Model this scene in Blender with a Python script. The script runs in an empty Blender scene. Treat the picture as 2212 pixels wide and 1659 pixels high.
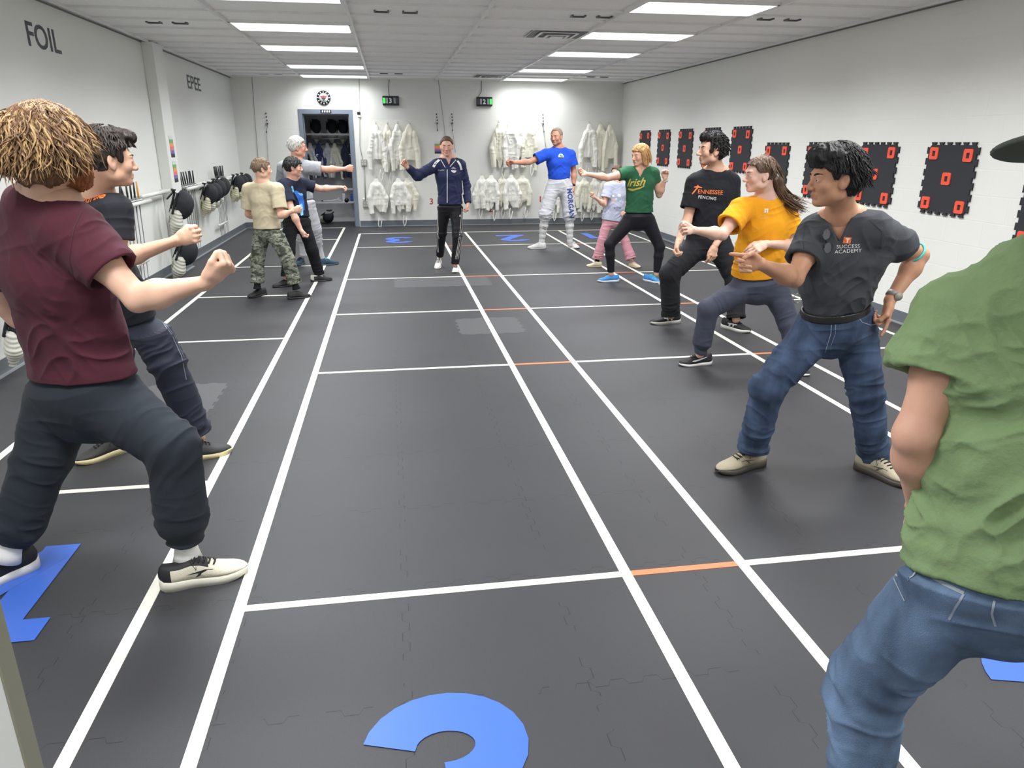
import bpy, bmesh, math, random
import numpy as np
from mathutils import Vector, Matrix
from mathutils.bvhtree import BVHTree

# ------------------------------------------------------------------ camera
sc = bpy.context.scene
COL = sc.collection
CAM_H, FPX, IW, IH = 1.62, 1559.09, 2212, 1659
_yaw, _pitch, _roll = 0.160434, 0.323339, 0.002659
_f = np.array([math.sin(_yaw)*math.cos(_pitch), math.cos(_yaw)*math.cos(_pitch), -math.sin(_pitch)])
_r = np.array([math.cos(_yaw), -math.sin(_yaw), 0.0])
_u = np.cross(_r, _f)
_r2 = _r*math.cos(_roll) + _u*math.sin(_roll)
_u2 = -_r*math.sin(_roll) + _u*math.cos(_roll)
cam_data = bpy.data.cameras.new('camera')
cam_data.sensor_width = 36.0
cam_data.lens = FPX/IW*36.0
cam_data.clip_start = 0.05
cam = bpy.data.objects.new('camera', cam_data)
COL.objects.link(cam)
cam.matrix_world = Matrix(((_r2[0], _u2[0], -_f[0], 0.0), (_r2[1], _u2[1], -_f[1], 0.0),
                           (_r2[2], _u2[2], -_f[2], CAM_H), (0, 0, 0, 1)))
sc.camera = cam

def at(px, py, Y):
    """world point seen at photo pixel (px,py) at room depth Y"""
    d = _r2*((px-IW/2)/FPX) - _u2*((py-IH/2)/FPX) + _f
    q = d*(Y/d[1])
    return np.array([q[0], q[1], q[2]+CAM_H])

# ------------------------------------------------------------------ world, exposure
w = bpy.data.worlds.new('World'); sc.world = w; w.use_nodes = True
w.node_tree.nodes['Background'].inputs[0].default_value = (0.75, 0.78, 0.8, 1)
w.node_tree.nodes['Background'].inputs[1].default_value = 0.05
sc.view_settings.view_transform = 'Standard'
sc.view_settings.look = 'None'
sc.view_settings.gamma = 1.0
sc.view_settings.use_curve_mapping = False
sc.view_settings.exposure = 0.0
LAMP = 3.0           # glow of the ceiling panels' diffusers
LAMP_W = 43.0        # light each panel gives

# ------------------------------------------------------------------ room numbers (metres)
XL, XR, YB, YN, H = -2.86, 4.70, 15.08, -2.4, 2.744
RUN = [-1.545, -0.32, 0.935, 2.18, 3.395]              # ceiling runners
LIGHT_Y = [6.47, 8.27, 10.07, 12.47, 14.27, 4.67, 2.87, 1.07, -1.33]
LANES = [(-2.16, -0.965), (-0.624, 0.843), (1.33, 2.81), (3.15, 4.374)]

# ------------------------------------------------------------------ materials
def srgb(r, g, b):
    f = lambda c: (c/12.92 if c <= 0.04045 else ((c+0.055)/1.055)**2.4)
    return (f(r/255), f(g/255), f(b/255), 1.0)
MATS = {}
def mat(name, col=(200, 200, 200), rough=0.6, metal=0.0, emit=None, estr=0.0, bump=None, var=None,
        spec=0.5, tint=None, sheen=0.0, stretch=(1, 1, 1), trans=0.0):
    """procedural material; bump=(scale,strength), var=(scale,amount) darker/lighter mottling, tint=attribute name"""
    if name in MATS: return MATS[name]
    m = bpy.data.materials.new(name); m.use_nodes = True
    nt = m.node_tree; N = nt.nodes; L = nt.links; b = N['Principled BSDF']
    c = srgb(*col)
    b.inputs['Base Color'].default_value = c
    b.inputs['Roughness'].default_value = rough
    b.inputs['Metallic'].default_value = metal
    b.inputs['Specular IOR Level'].default_value = spec
    if sheen: b.inputs['Sheen Weight'].default_value = sheen
    if trans: b.inputs['Transmission Weight'].default_value = trans
    tc = N.new('ShaderNodeTexCoord'); mp = N.new('ShaderNodeMapping'); mp.inputs['Scale'].default_value = stretch
    L.new(tc.outputs['Object'], mp.inputs['Vector'])
    src = None
    if tint:
        a = N.new('ShaderNodeVertexColor'); a.layer_name = tint; src = a.outputs['Color']
    if var:
        n = N.new('ShaderNodeTexNoise'); n.inputs['Scale'].default_value = var[0]; n.inputs['Detail'].default_value = 5
        L.new(mp.outputs[0], n.inputs['Vector'])
        mr = N.new('ShaderNodeMapRange'); mr.inputs[1].default_value = 0.3; mr.inputs[2].default_value = 0.7
        mr.inputs[3].default_value = 1-var[1]; mr.inputs[4].default_value = 1+var[1]
        L.new(n.outputs['Fac'], mr.inputs[0])
        mx = N.new('ShaderNodeVectorMath'); mx.operation = 'SCALE'
        if src: L.new(src, mx.inputs[0])
        else: mx.inputs[0].default_value = c[:3]
        L.new(mr.outputs[0], mx.inputs['Scale']); src = mx.outputs[0]
    if src: L.new(src, b.inputs['Base Color'])
    if bump:
        n = N.new('ShaderNodeTexNoise'); n.inputs['Scale'].default_value = bump[0]; n.inputs['Detail'].default_value = 4
        L.new(mp.outputs[0], n.inputs['Vector'])
        bp = N.new('ShaderNodeBump'); bp.inputs['Strength'].default_value = bump[1]; bp.inputs['Distance'].default_value = 0.01
        L.new(n.outputs['Fac'], bp.inputs['Height']); L.new(bp.outputs[0], b.inputs['Normal'])
    if emit:
        b.inputs['Emission Color'].default_value = srgb(*emit); b.inputs['Emission Strength'].default_value = estr
    MATS[name] = m
    return m

def nodes_of(m):
    return m.node_tree.nodes, m.node_tree.links, m.node_tree.nodes['Principled BSDF']

def wall_material():
    """painted concrete block: faint mortar joints under thick white paint"""
    m = mat('painted_block', (232, 232, 226), 0.55, var=(0.7, 0.02))
    N, L, b = nodes_of(m)
    g = N.new('ShaderNodeNewGeometry'); sx = N.new('ShaderNodeSeparateXYZ'); L.new(g.outputs['Position'], sx.inputs[0])
    ad = N.new('ShaderNodeMath'); ad.operation = 'ADD'; L.new(sx.outputs[0], ad.inputs[0]); L.new(sx.outputs[1], ad.inputs[1])
    cx = N.new('ShaderNodeCombineXYZ'); L.new(ad.outputs[0], cx.inputs[0]); L.new(sx.outputs[2], cx.inputs[1])
    br = N.new('ShaderNodeTexBrick'); br.inputs['Scale'].default_value = 1.0
    br.inputs['Brick Width'].default_value = 0.406; br.inputs['Row Height'].default_value = 0.203
    br.inputs['Mortar Size'].default_value = 0.006; br.inputs['Mortar Smooth'].default_value = 0.6
    L.new(cx.outputs[0], br.inputs['Vector'])
    ns = N.new('ShaderNodeTexNoise'); ns.inputs['Scale'].default_value = 60
    mx = N.new('ShaderNodeMath'); mx.operation = 'MULTIPLY_ADD'; mx.inputs[1].default_value = 0.25
    L.new(ns.outputs['Fac'], mx.inputs[0])
    iv = N.new('ShaderNodeMath'); iv.operation = 'SUBTRACT'; iv.inputs[0].default_value = 1.0; L.new(br.outputs['Fac'], iv.inputs[1])
    L.new(iv.outputs[0], mx.inputs[2])
    bp = N.new('ShaderNodeBump'); bp.inputs['Strength'].default_value = 0.22; bp.inputs['Distance'].default_value = 0.004
    L.new(mx.outputs[0], bp.inputs['Height']); L.new(bp.outputs[0], b.inputs['Normal'])
    return m

def floor_material():
    """black rubber puzzle mats: speckled rubber with jagged interlocking seams"""
    m = bpy.data.materials.new('rubber_mat_floor'); m.use_nodes = True; MATS['floor'] = m
    N, L, b = nodes_of(m)
    def math_(op, a=None, c=None, d=None):
        n = N.new('ShaderNodeMath'); n.operation = op
        for i, v in enumerate((a, c, d)):
            if v is None: continue
            if isinstance(v, (int, float)): n.inputs[i].default_value = v
            else: L.new(v, n.inputs[i])
        return n.outputs[0]
    g = N.new('ShaderNodeNewGeometry'); s = N.new('ShaderNodeSeparateXYZ'); L.new(g.outputs['Position'], s.inputs[0])
    X, Y = s.outputs[0], s.outputs[1]
    def seam(P, Q, off, pitch):
        sq = math_('SINE', math_('MULTIPLY', Q, 2*math.pi/0.11))
        sq = math_('MULTIPLY', math_('MAXIMUM', math_('MINIMUM', math_('MULTIPLY', sq, 3.0), 1.0), -1.0), 0.012)
        t = math_('DIVIDE', math_('ADD', math_('SUBTRACT', P, off), sq), pitch)
        fr = math_('ABSOLUTE', math_('SUBTRACT', math_('FRACT', math_('ADD', t, 0.5)), 0.5))
        d = math_('MULTIPLY', fr, pitch)
        return math_('LESS_THAN', d, 0.0016)
    sm = math_('MAXIMUM', seam(X, Y, 0.55, 0.575), seam(Y, X, 1.79, 0.63))
    n1 = N.new('ShaderNodeTexNoise'); n1.inputs['Scale'].default_value = 1.1; n1.inputs['Detail'].default_value = 3
    L.new(g.outputs['Position'], n1.inputs['Vector'])
    brk = N.new('ShaderNodeTexNoise'); brk.inputs['Scale'].default_value = 6.0; L.new(g.outputs['Position'], brk.inputs['Vector'])
    sm = math_('MULTIPLY', sm, math_('GREATER_THAN', brk.outputs['Fac'], 0.47))
    n2 = N.new('ShaderNodeTexNoise'); n2.inputs['Scale'].default_value = 420; n2.inputs['Detail'].default_value = 2
    L.new(g.outputs['Position'], n2.inputs['Vector'])
    n3 = N.new('ShaderNodeTexVoronoi'); n3.inputs['Scale'].default_value = 90; L.new(g.outputs['Position'], n3.inputs['Vector'])
    speck = math_('LESS_THAN', n3.outputs['Distance'], 0.035)
    k = math_('ADD', math_('MULTIPLY', n1.outputs['Fac'], 0.5), 0.72)
    k = math_('MULTIPLY', k, math_('ADD', math_('MULTIPLY', n2.outputs['Fac'], 0.9), 0.55))
    k = math_('ADD', k, math_('MULTIPLY', speck, 1.0))
    k = math_('MULTIPLY', k, math_('SUBTRACT', 1.0, math_('MULTIPLY', sm, 0.75)))
    vm = N.new('ShaderNodeVectorMath'); vm.operation = 'SCALE'; vm.inputs[0].default_value = srgb(55, 55, 58)[:3]
    L.new(k, vm.inputs['Scale']); L.new(vm.outputs[0], b.inputs['Base Color'])
    b.inputs['Roughness'].default_value = 0.52
    b.inputs['Specular IOR Level'].default_value = 0.45
    bp = N.new('ShaderNodeBump'); bp.inputs['Strength'].default_value = 0.35; bp.inputs['Distance'].default_value = 0.002
    h = math_('SUBTRACT', n2.outputs['Fac'], math_('MULTIPLY', sm, 1.5))
    L.new(h, bp.inputs['Height']); L.new(bp.outputs[0], b.inputs['Normal'])
    return m

# ------------------------------------------------------------------ object helpers
def tag(o, label=None, cat=None, group=None, kind=None):
    if label: o['label'] = label
    if cat: o['category'] = cat
    if group: o['group'] = group
    if kind: o['kind'] = kind
    return o
def empty(name, loc, label=None, cat=None, group=None):
    o = bpy.data.objects.new(name, None); COL.objects.link(o); o.location = Vector([float(v) for v in loc])
    o.empty_display_size = 0.05
    return tag(o, label, cat, group)
def link(name, me, m=None, parent=None):
    """link a mesh given in world coordinates; parent keeps it in place"""
    o = bpy.data.objects.new(name, me); COL.objects.link(o)
    if m is not None and not me.materials: me.materials.append(m)
    if parent is not None:
        o.parent = parent
        o.matrix_parent_inverse = Matrix.Translation(-root_loc(parent))
    return o
def root_loc(p):
    return Vector(p.location)            # meshes sit at the origin, empties at their own world place
class MB:
    """collects simple shapes into ONE mesh"""
    def __init__(s): s.v = []; s.f = []; s.mi = []; s.cur = 0; s.sm = []
    def add(s, vs, fs, smooth=False):
        o = len(s.v); s.v += [tuple(float(c) for c in v) for v in vs]
        s.f += [tuple(i+o for i in f) for f in fs]; s.mi += [s.cur]*len(fs); s.sm += [smooth]*len(fs); return s
    def box(s, x0, x1, y0, y1, z0, z1):
        vs = [(x, y, z) for z in (z0, z1) for y in (y0, y1) for x in (x0, x1)]
        return s.add(vs, [(0, 2, 3, 1), (4, 5, 7, 6), (0, 1, 5, 4), (2, 6, 7, 3), (0, 4, 6, 2), (1, 3, 7, 5)])
    def quad(s, a, b, c, d): return s.add([a, b, c, d], [(0, 1, 2, 3)])
    def tube(s, pts, r, n=8, caps=True):
        pts = [np.array(p, float) for p in pts]
        rs = r if isinstance(r, (list, tuple)) else [r]*len(pts)
        vs = []; up = None
        for i, p in enumerate(pts):
            t = pts[min(i+1, len(pts)-1)] - pts[max(i-1, 0)]; t = t/(np.linalg.norm(t)+1e-9)
            if up is None: up = np.cross(t, [0, 0, 1.]); up = up if np.linalg.norm(up) > .1 else np.cross(t, [0, 1., 0])
            up = up - t*np.dot(up, t); up /= np.linalg.norm(up)+1e-9; q = np.cross(t, up)
            for k in range(n):
                a = 2*math.pi*k/n; vs.append(p + (up*math.cos(a) + q*math.sin(a))*rs[i])
        fs = []
        for i in range(len(pts)-1):
            for k in range(n):
                k2 = (k+1) % n; fs.append((i*n+k, i*n+k2, (i+1)*n+k2, (i+1)*n+k))
        if caps: fs += [tuple(range(n))[::-1], tuple(range((len(pts)-1)*n, len(pts)*n))]
        return s.add(vs, fs, True)
    def prism(s, poly, o, U, V, Nn, t):
        """poly of (u,v) extruded by t along Nn from origin o"""
        o, U, V, Nn = (np.array(a, float) for a in (o, U, V, Nn)); n = len(poly)
        a = [o + U*p[0] + V*p[1] for p in poly]; b = [q + Nn*t for q in a]
        return s.add(a + b, [tuple(range(n))[::-1], tuple(range(n, 2*n))] + [(i, (i+1) % n, n+(i+1) % n, n+i) for i in range(n)])
    def sphere(s, c, r, nu=16, nv=10):
        c = np.array(c, float); r = np.array([r]*3 if isinstance(r, (int, float)) else r, float)
        vs = [c + r*np.array([math.sin(math.pi*j/nv)*math.cos(2*math.pi*i/nu), math.sin(math.pi*j/nv)*math.sin(2*math.pi*i/nu), math.cos(math.pi*j/nv)]) for j in range(nv+1) for i in range(nu)]
        fs = [(j*nu+i, (j+1)*nu+i, (j+1)*nu+(i+1) % nu, j*nu+(i+1) % nu) for j in range(nv) for i in range(nu)]
        return s.add(vs, fs, True)
    def mesh(s, name, mats):
        me = bpy.data.meshes.new(name); me.from_pydata(s.v, [], s.f)
        for m in (mats if isinstance(mats, (list, tuple)) else [mats]): me.materials.append(m)
        me.polygons.foreach_set('material_index', s.mi)
        me.polygons.foreach_set('use_smooth', s.sm); me.update(); return me
    def obj(s, name, mats, parent=None, bevel=0.0):
        o = link(name, s.mesh(name, mats), None, parent)
        if bevel:
            b = o.modifiers.new('b', 'BEVEL'); b.width = bevel; b.segments = 2; b.limit_method = 'ANGLE'
        return o
def struct(o): o['kind'] = 'structure'; return o
def text_polys(s, size=1.0, bold=0.0, shear=0.0, spacing=1.0, align='LEFT', ext=0.0, res=4):
    """mesh of a line of writing in its own xy plane -> (verts, faces)"""
    cu = bpy.data.curves.new('t', 'FONT'); cu.body = s; cu.size = size; cu.offset = bold; cu.shear = shear
    cu.space_character = spacing; cu.align_x = align; cu.extrude = ext; cu.resolution_u = res
    o = bpy.data.objects.new('t', cu); COL.objects.link(o)
    dg = bpy.context.evaluated_depsgraph_get(); me = bpy.data.meshes.new_from_object(o.evaluated_get(dg))
    vs = np.array([v.co[:] for v in me.vertices]); fs = [tuple(p.vertices) for p in me.polygons]
    bpy.data.objects.remove(o); bpy.data.curves.remove(cu); bpy.data.meshes.remove(me)
    return vs, fs
def place_text(mb, s, o, U, V, **k):
    vs, fs = text_polys(s, **k); o, U, V = (np.array(a, float) for a in (o, U, V)); Nn = np.cross(U, V)
    mb.add([o + U*v[0] + V*v[1] + Nn*v[2] for v in vs], fs)

# ------------------------------------------------------------------ room shell
WALL = wall_material()
PLASTER = mat('painted_plasterboard', (230, 231, 226), 0.55, var=(0.6, 0.02), bump=(40, 0.04))
FLOORM = floor_material()
TILE = mat('ceiling_tile', (246, 246, 244), 0.9, var=(60, 0.05), bump=(120, 0.25))
TEE = mat('ceiling_grid_white', (232, 232, 230), 0.4)
struct(MB().box(XL-0.3, XR+0.3, YN-0.3, YB+1.6, -0.1, 0).obj('floor', FLOORM))
struct(MB().box(XL-0.3, XR+0.3, YN-0.3, YB+1.6, H+0.02, H+0.1).obj('ceiling', TILE))
struct(MB().box(XL-0.2, XL, YN-0.2, YB, 0, H+0.05).obj('wall_left', PLASTER))
struct(MB().box(XR, XR+0.2, YN-0.2, YB+1.3, 0, H+0.05).obj('wall_right', WALL))
struct(MB().box(XL-0.2, XR+0.2, YN-0.2, YN, 0, H+0.05).obj('wall_near', PLASTER))
DX0, DX1, DZ = -1.61, -0.745, 2.12                          # doorway opening
struct(MB().box(XL-0.2, DX0, YB, YB+0.2, 0, H+0.05).box(DX1, XR, YB, YB+0.2, 0, H+0.05).box(DX0, DX1, YB, YB+0.2, DZ, H+0.05).obj('wall_back', WALL))
# ceiling grid
g = MB()
for x in RUN + [-2.79, 4.63]: g.box(x-0.014, x+0.014, YN, YB, H-0.006, H+0.022)
struct(g.obj('trim_1', TEE))
g = MB()
y = 0.47 - 0.6*4
while y < YB:
    g.box(XL, XR, y-0.010, y+0.010, H+0.0, H+0.022); y += 0.6
struct(g.obj('trim_2', TEE))
MOLD = mat('wall_angle_dark', (120, 120, 118), 0.6)
struct(MB().box(XL, XL+0.012, YN, YB, H-0.012, H).box(XR-0.012, XR, YN, YB, H-0.012, H).obj('trim_3', MOLD))
# pillar boxed into the left wall
struct(MB().box(XL, XL+0.13, 9.99, 10.40, 0, H).obj('trim_4', PLASTER, bevel=0.006))
# vinyl cove base
BASE = mat('vinyl_cove_base_grey', (104, 110, 116), 0.35)
LIPM = mat('cove_base_lip', (150, 155, 158), 0.4)
def cove(name, segs):
    m = MB()
    for x0, x1, y0, y1, nx, ny in segs:
        if nx: # runs along y, faces nx
            xa, xb = sorted((x0, x0+nx*0.006)); m.cur = 0; m.box(xa, xb, y0, y1, 0, 0.115)
            xa, xb = sorted((x0, x0+nx*0.028)); m.cur = 1; m.box(xa, xb, y0, y1, 0, 0.012)
        else:
            ya, yb = sorted((y0, y0+ny*0.006)); m.cur = 0; m.box(x0, x1, ya, yb, 0, 0.115)
            ya, yb = sorted((y0, y0+ny*0.028)); m.cur = 1; m.box(x0, x1, ya, yb, 0, 0.012)
    return struct(m.obj(name, [BASE, LIPM]))
cove('baseboard_left', [(XL, 0, YN, 9.99, 1, 0), (XL, XL+0.136, 9.99, 0, 0, -1), (XL+0.13, 0, 9.99, 10.40, 1, 0), (XL, XL+0.13, 10.40, 0, 0, 1), (XL, 0, 10.40, YB, 1, 0)])
cove('baseboard_right', [(XR, 0, YN, YB, -1, 0)])
cove('baseboard_back', [(XL, -1.72, YB, 0, 0, -1), (-0.655, XR, YB, 0, 0, -1)])
# near wall end at the left edge of the frame
_m = MB().box(-1.3, -0.602, 0.977, 1.013, 0, H); _m.cur = 1; _m.box(-0.602, -0.598, 0.976, 1.014, 0, H)
struct(_m.obj('wall_near_return', [PLASTER, mat('olive_shaded_edge', (150, 148, 128), 0.6)]))  # beige edge face, its shade put into the darker olive colour

# ceiling light panels
DIFF = mat('light_diffuser', (255, 255, 255), 0.5, emit=(247, 250, 255), estr=LAMP)
FRAME = mat('light_frame_white', (235, 235, 233), 0.4)
def light_panel(x, y, label, grp):
    e = empty('ceiling_light', (x, y, H), label, 'ceiling light', grp)
    a, b = 0.598, 0.29
    MB().box(x-a, x+a, y-b, y-b+0.02, H-0.004, H+0.03).box(x-a, x+a, y+b-0.02, y+b, H-0.004, H+0.03).box(x-a, x-a+0.02, y-b, y+b, H-0.004, H+0.03).box(x+a-0.02, x+a, y-b, y+b, H-0.004, H+0.03).obj('frame', FRAME, e)
    MB().quad((x-a+.02, y-b+.02, H+0.006), (x-a+.02, y+b-.02, H+0.006), (x+a-.02, y+b-.02, H+0.006), (x+a-.02, y-b+.02, H+0.006)).obj('diffuser', DIFF, e)
    ld = bpy.data.lights.new('panel_light', 'AREA'); ld.shape = 'RECTANGLE'; ld.size = 1.14; ld.size_y = 0.54; ld.energy = LAMP_W*(0.46 if y > 14 else 1.0); ld.color = (0.97, 0.985, 1.0); ld.spread = math.radians(150)
    lo = bpy.data.objects.new('panel_light', ld); COL.objects.link(lo); lo.location = (x, y, H-0.006)
ordn = ['nearest', 'second', 'third', 'fourth', 'farthest']
for si, (x, side) in enumerate(((-0.9325, 'left'), (2.7875, 'right'))):
    for i, y0 in enumerate(LIGHT_Y):
        if i < 5: light_panel(x, y0+0.3, 'glowing flat ceiling panel, %s in view of the %s row of lights' % (ordn[i], side), 'ceiling panels of the %s row' % side)
        else: light_panel(x, y0+0.3, 'glowing ceiling panel out of view, %s row, %s' % (side, ['fourth', 'third', 'second', 'first'][i-5]+' counted from the near wall'), 'ceiling panels behind the camera')
# air vents
VENTD = mat('vent_dark', (70, 72, 72), 0.5); VENTW = mat('vent_white', (225, 225, 222), 0.4)
for y0, lb in ((8.27, 'square louvred air vent in the ceiling nearer the camera, beside a light panel'), (13.67, 'square louvred air vent in the ceiling near the back wall')):
    x0 = 1.575
    e = empty('air_vent', (x0+.3, y0+.3, H), lb, 'vent', 'ceiling air vents')
    MB().box(x0, x0+0.59, y0+.01, y0+0.59, H+0.0, H+0.018).obj('backing', VENTD, e)
    m = MB()
    for k, (a, z) in enumerate(((0.285, 0.002), (0.20, -0.012), (0.115, -0.026))):
        cx, cy = x0+.295, y0+.3
        for s in (-1, 1):
            m.box(cx-a, cx+a, cy+s*a-0.014, cy+s*a+0.014, H+z, H+z+0.008); m.box(cx+s*a-0.014, cx+s*a+0.014, cy-a, cy+a, H+z, H+z+0.008)
    m.box(x0+.295-.07, x0+.295+.07, y0+.23, y0+.37, H-.034, H-.026)
    m.obj('louvres', VENTW, e)
# small recessed ceiling clips in pairs
CLIP = mat('ceiling_clip_grey', (92, 92, 92), 0.5); CLR = mat('ceiling_clip_red', (150, 95, 95), 0.5)
_w = {-2.29: 'over the left wall side', -0.02: 'left of centre', 1.83: 'right of centre', 3.66: 'over the right wall side'}
for xs, yy, far in (((-2.29, -2.04), 8.54, 0), ((-0.016, 0.246), 7.48, 0), ((1.83, 2.086), 7.42, 0), ((3.66, 3.94), 7.27, 0), ((-2.14, -1.9), 14.4, 1), ((-0.04, 0.216), 13.9, 1), ((3.7, 3.95), 13.9, 1)):
    bay = 'left-hand' if xs[0] < -1 else 'left-centre' if xs[0] < 0.5 else 'right-centre' if xs[0] < 3 else 'right-hand'
    for i, x in enumerate(xs):
        e = MB(); e.v = []
        P_ = [(x-.07, yy-.04), (x+.07, yy-.04), (x+.07, yy+.05), (x-.07, yy+.05)]; Q_ = [(x-.055, yy-.04), (x+.055, yy-.04), (x+.055, yy+.03), (x-.055, yy+.03)]
        e.prism([P_[0], Q_[0], Q_[3], Q_[2], Q_[1], P_[1], P_[2], P_[3]], (0, 0, H+.006), (1, 0, 0), (0, 1, 0), (0, 0, 1), .016)
        tag(e.obj('ceiling_bracket', CLIP), 'small grey bracket in the %s ceiling bay, %s of a %s pair' % (bay, ('left', 'right')[i], 'far' if far else 'near'), 'bracket', 'small ceiling brackets')

# ------------------------------------------------------------------ floor markings
TAPE = mat('white_floor_tape', (226, 224, 212), 0.55, var=(8, 0.05)); ORNG = mat('orange_floor_tape', (235, 125, 80), 0.5, var=(8, 0.05))
BLUE = mat('blue_floor_vinyl', (62, 105, 200), 0.45, var=(2, 0.06))
TH = 0.0015
def lane(x0, x1, ys, label, ynear, yfar):
    e = empty('piste_marking', ((x0+x1)/2, 5, 0), label, 'floor marking', 'white taped fencing lanes')
    w = 0.022
    MB().box(x0-w, x0+w, ynear, yfar, 0, TH).obj('side_line', TAPE, e)
    MB().box(x1-w, x1+w, ynear, yfar, 0, TH).obj('side_line', TAPE, e)
    for y in ys: MB().box(x0+w, x1-w, y-.019, y+.019, 0, TH).obj('cross_line', TAPE, e)
YS = [2.367, 5.235, 7.16, 9.11, 11.99, 13.86]
lane(*LANES[0], [3.47, 6.30, 8.22, 10.25, 13.1, 14.93], 'white taped outline of the fencing lane along the left wall, numbered four', 0.6, 14.95)
lane(*LANES[1], YS, 'white taped outline of the middle fencing lane under the instructor, numbered three', 0.5, 13.88)
lane(*LANES[2], YS, 'white taped outline of the fencing lane right of the middle one, numbered two', 0.5, 13.88)
lane(*LANES[3], YS, 'white taped outline of the fencing lane along the right wall, numbered one', 0.5, 13.88)
o = MB()
for x0, x1, nm in ((0.865, 1.308, 'right of the middle lane'), (2.832, 3.128, 'between the two right-hand lanes')):
    for i, y in enumerate(YS[:5]):
        t = MB().box(x0, x1, y-.017, y+.017, 0, TH).obj('orange_tape', ORNG)
        tag(t, 'orange tape strip %s, %s' % (nm, ['nearest one', 'second one', 'third one', 'fourth one', 'fifth one'][i]), 'floor tape', 'orange tape strips between lanes')
    MB().box(x0, x1, YS[5]-.015, YS[5]+.015, 0, TH).obj('white_tape', TAPE)
    tag(bpy.context.scene.objects[-1] if 0 else COL.objects[-1], 'short white tape strip %s, near the back wall' % nm, 'floor tape', 'white tape strips joining lane ends')
def stroke(path, wd):
    """polyline of (u,v) -> flat ribbon verts/faces of width wd"""
    P = [np.array(p, float) for p in path]; vs = []
    for i, p in enumerate(P):
        t = P[min(i+1, len(P)-1)] - P[max(i-1, 0)]; t /= np.linalg.norm(t)+1e-9; n = np.array([-t[1], t[0]])
        k = 1.0
        vs += [p+n*wd/2*k, p-n*wd/2*k]
    return vs, [(2*i, 2*i+1, 2*i+3, 2*i+2) for i in range(len(P)-1)]
def arc(cx, cy, rx, ry, a0, a1, n=18): return [(cx+rx*math.cos(math.radians(a0+(a1-a0)*i/n)), cy+ry*math.sin(math.radians(a0+(a1-a0)*i/n))) for i in range(n+1)]
# digits in a unit box, u 0..0.6 v 0..1
DIG = {'3': [[(arc(.30, .745, .20, .165, 172, -90)), .19], [(arc(.30, .27, .215, .18, 90, -172)), .19]],
       '2': [[(arc(.30, .73, .20, .175, 172, -20) + [(.14, .10)]), .19], [[(.02, .085), (.60, .085)], .17]],
       '1': [[[(.34, 0), (.34, 1.0)], .19], [[(.05, .80), (.34, .95)], .16]],
       '4': [[[(.42, 0), (.42, 1.0)], .17], [[(.62, .27), (.0, .27)], .16], [[(.06, .27), (.42, .93)], .17]]}
def digit(mb, d, o, U, V, z):
    for path, wd in DIG[d]:
        vs, fs = stroke(path, wd); z += .0003
        mb.add([(o[0]+U[0]*p[0]+V[0]*p[1], o[1]+U[1]*p[0]+V[1]*p[1], z) for p in vs], fs)
for d, ln, (ox, oy), s, lb in (
    ('3', 1, (-0.165, 1.02), 0.80, 'large blue numeral 3 on the floor at the near end of the middle lane'),
    ('4', 0, (-1.776, 2.14), 0.80, 'large blue numeral 4 on the floor at the near end of the left lane'),
    ('2', 2, (1.80, 0.95), 0.85, 'large blue numeral 2 on the floor beside the green-shirted person'),
    ('3', 1, (0.33, 13.25), -0.80, 'blue numeral 3 at the far end of the middle lane, facing the back wall'),
    ('2', 2, (2.36, 13.28), -0.88, 'blue numeral 2 at the far end of the lane below the man in blue'),
    ('4', 0, (-1.35, 14.3), -0.80, 'blue numeral 4 at the far end of the left lane'),
    ('1', 3, (3.78, 13.35), -0.75, 'blue numeral 1 at the far end of the rightmost lane')):
    m = MB(); digit(m, d, (ox, oy), (abs(s)*(1 if s > 0 else -1), 0), (0, s), TH+0.001)
    tag(m.obj('lane_number', BLUE), lb, 'floor number', 'blue lane numbers')
PALE = mat('pale_rubber_mat', (76, 76, 78), 0.6, var=(300, 0.3)); 
def puzzle_tile(x, y, nx, ny, lb, m=PALE):
    pts = []
    W_, H_ = 0.575*nx, 0.6*ny
    def edge(a, b, n):
        a = np.array(a, float); b = np.array(b, float); t = (b-a)/n; nn = np.array([t[1], -t[0]])/np.linalg.norm(t)*0.018; r = []
        for i in range(n):
            s = nn if i % 2 else -nn*0
            r += [a+t*i+s, a+t*(i+1)+s]
        return r
    pts = edge((0, 0), (W_, 0), 9*nx) + edge((W_, 0), (W_, H_), 9*ny) + edge((W_, H_), (0, H_), 9*nx) + edge((0, H_), (0, 0), 9*ny)
    mb = MB(); mb.prism(pts, (x, y, 0), (1, 0, 0), (0, 1, 0), (0, 0, 1), 0.0008)
    tag(mb.obj('puzzle_mat', m), lb, 'floor mat', 'paler interlocking floor mats')
puzzle_tile(0.55, 6.2, 1, 1, 'paler grey puzzle mat square in the middle lane, below the instructor')
puzzle_tile(-0.02, 8.48, 2, 1, 'paler grey mat rectangle in the middle lane just in front of the instructor')
puzzle_tile(-1.79, 4.5, 1, 1, 'paler grey puzzle mat square in the left lane behind the two young men')
# ------------------------------------------------------------------ lettering on the left wall
DK = mat('dark_grey_paint', (58, 62, 66), 0.5)
for s, y0, y1, z0, z1 in (('FOIL', 6.99, 7.62, 2.353, 2.545), ('EPEE', 11.95, 12.73, 2.355, 2.54)):
    m = MB(); vs, fs = text_polys(s, 1.0, bold=0.012, ext=0.0)
    w0, w1 = vs[:, 0].min(), vs[:, 0].max(); h1 = vs[:, 1].max(); h0 = vs[:, 1].min()
    m.add([(XL+0.003, y0+(v[0]-w0)/(w1-w0)*(y1-y0), z0+(v[1]-h0)/(h1-h0)*(z1-z0)) for v in vs], fs)
    tag(m.obj('wall_lettering', DK), 'dark grey capital letters %s painted high on the left wall' % s, 'lettering')
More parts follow.
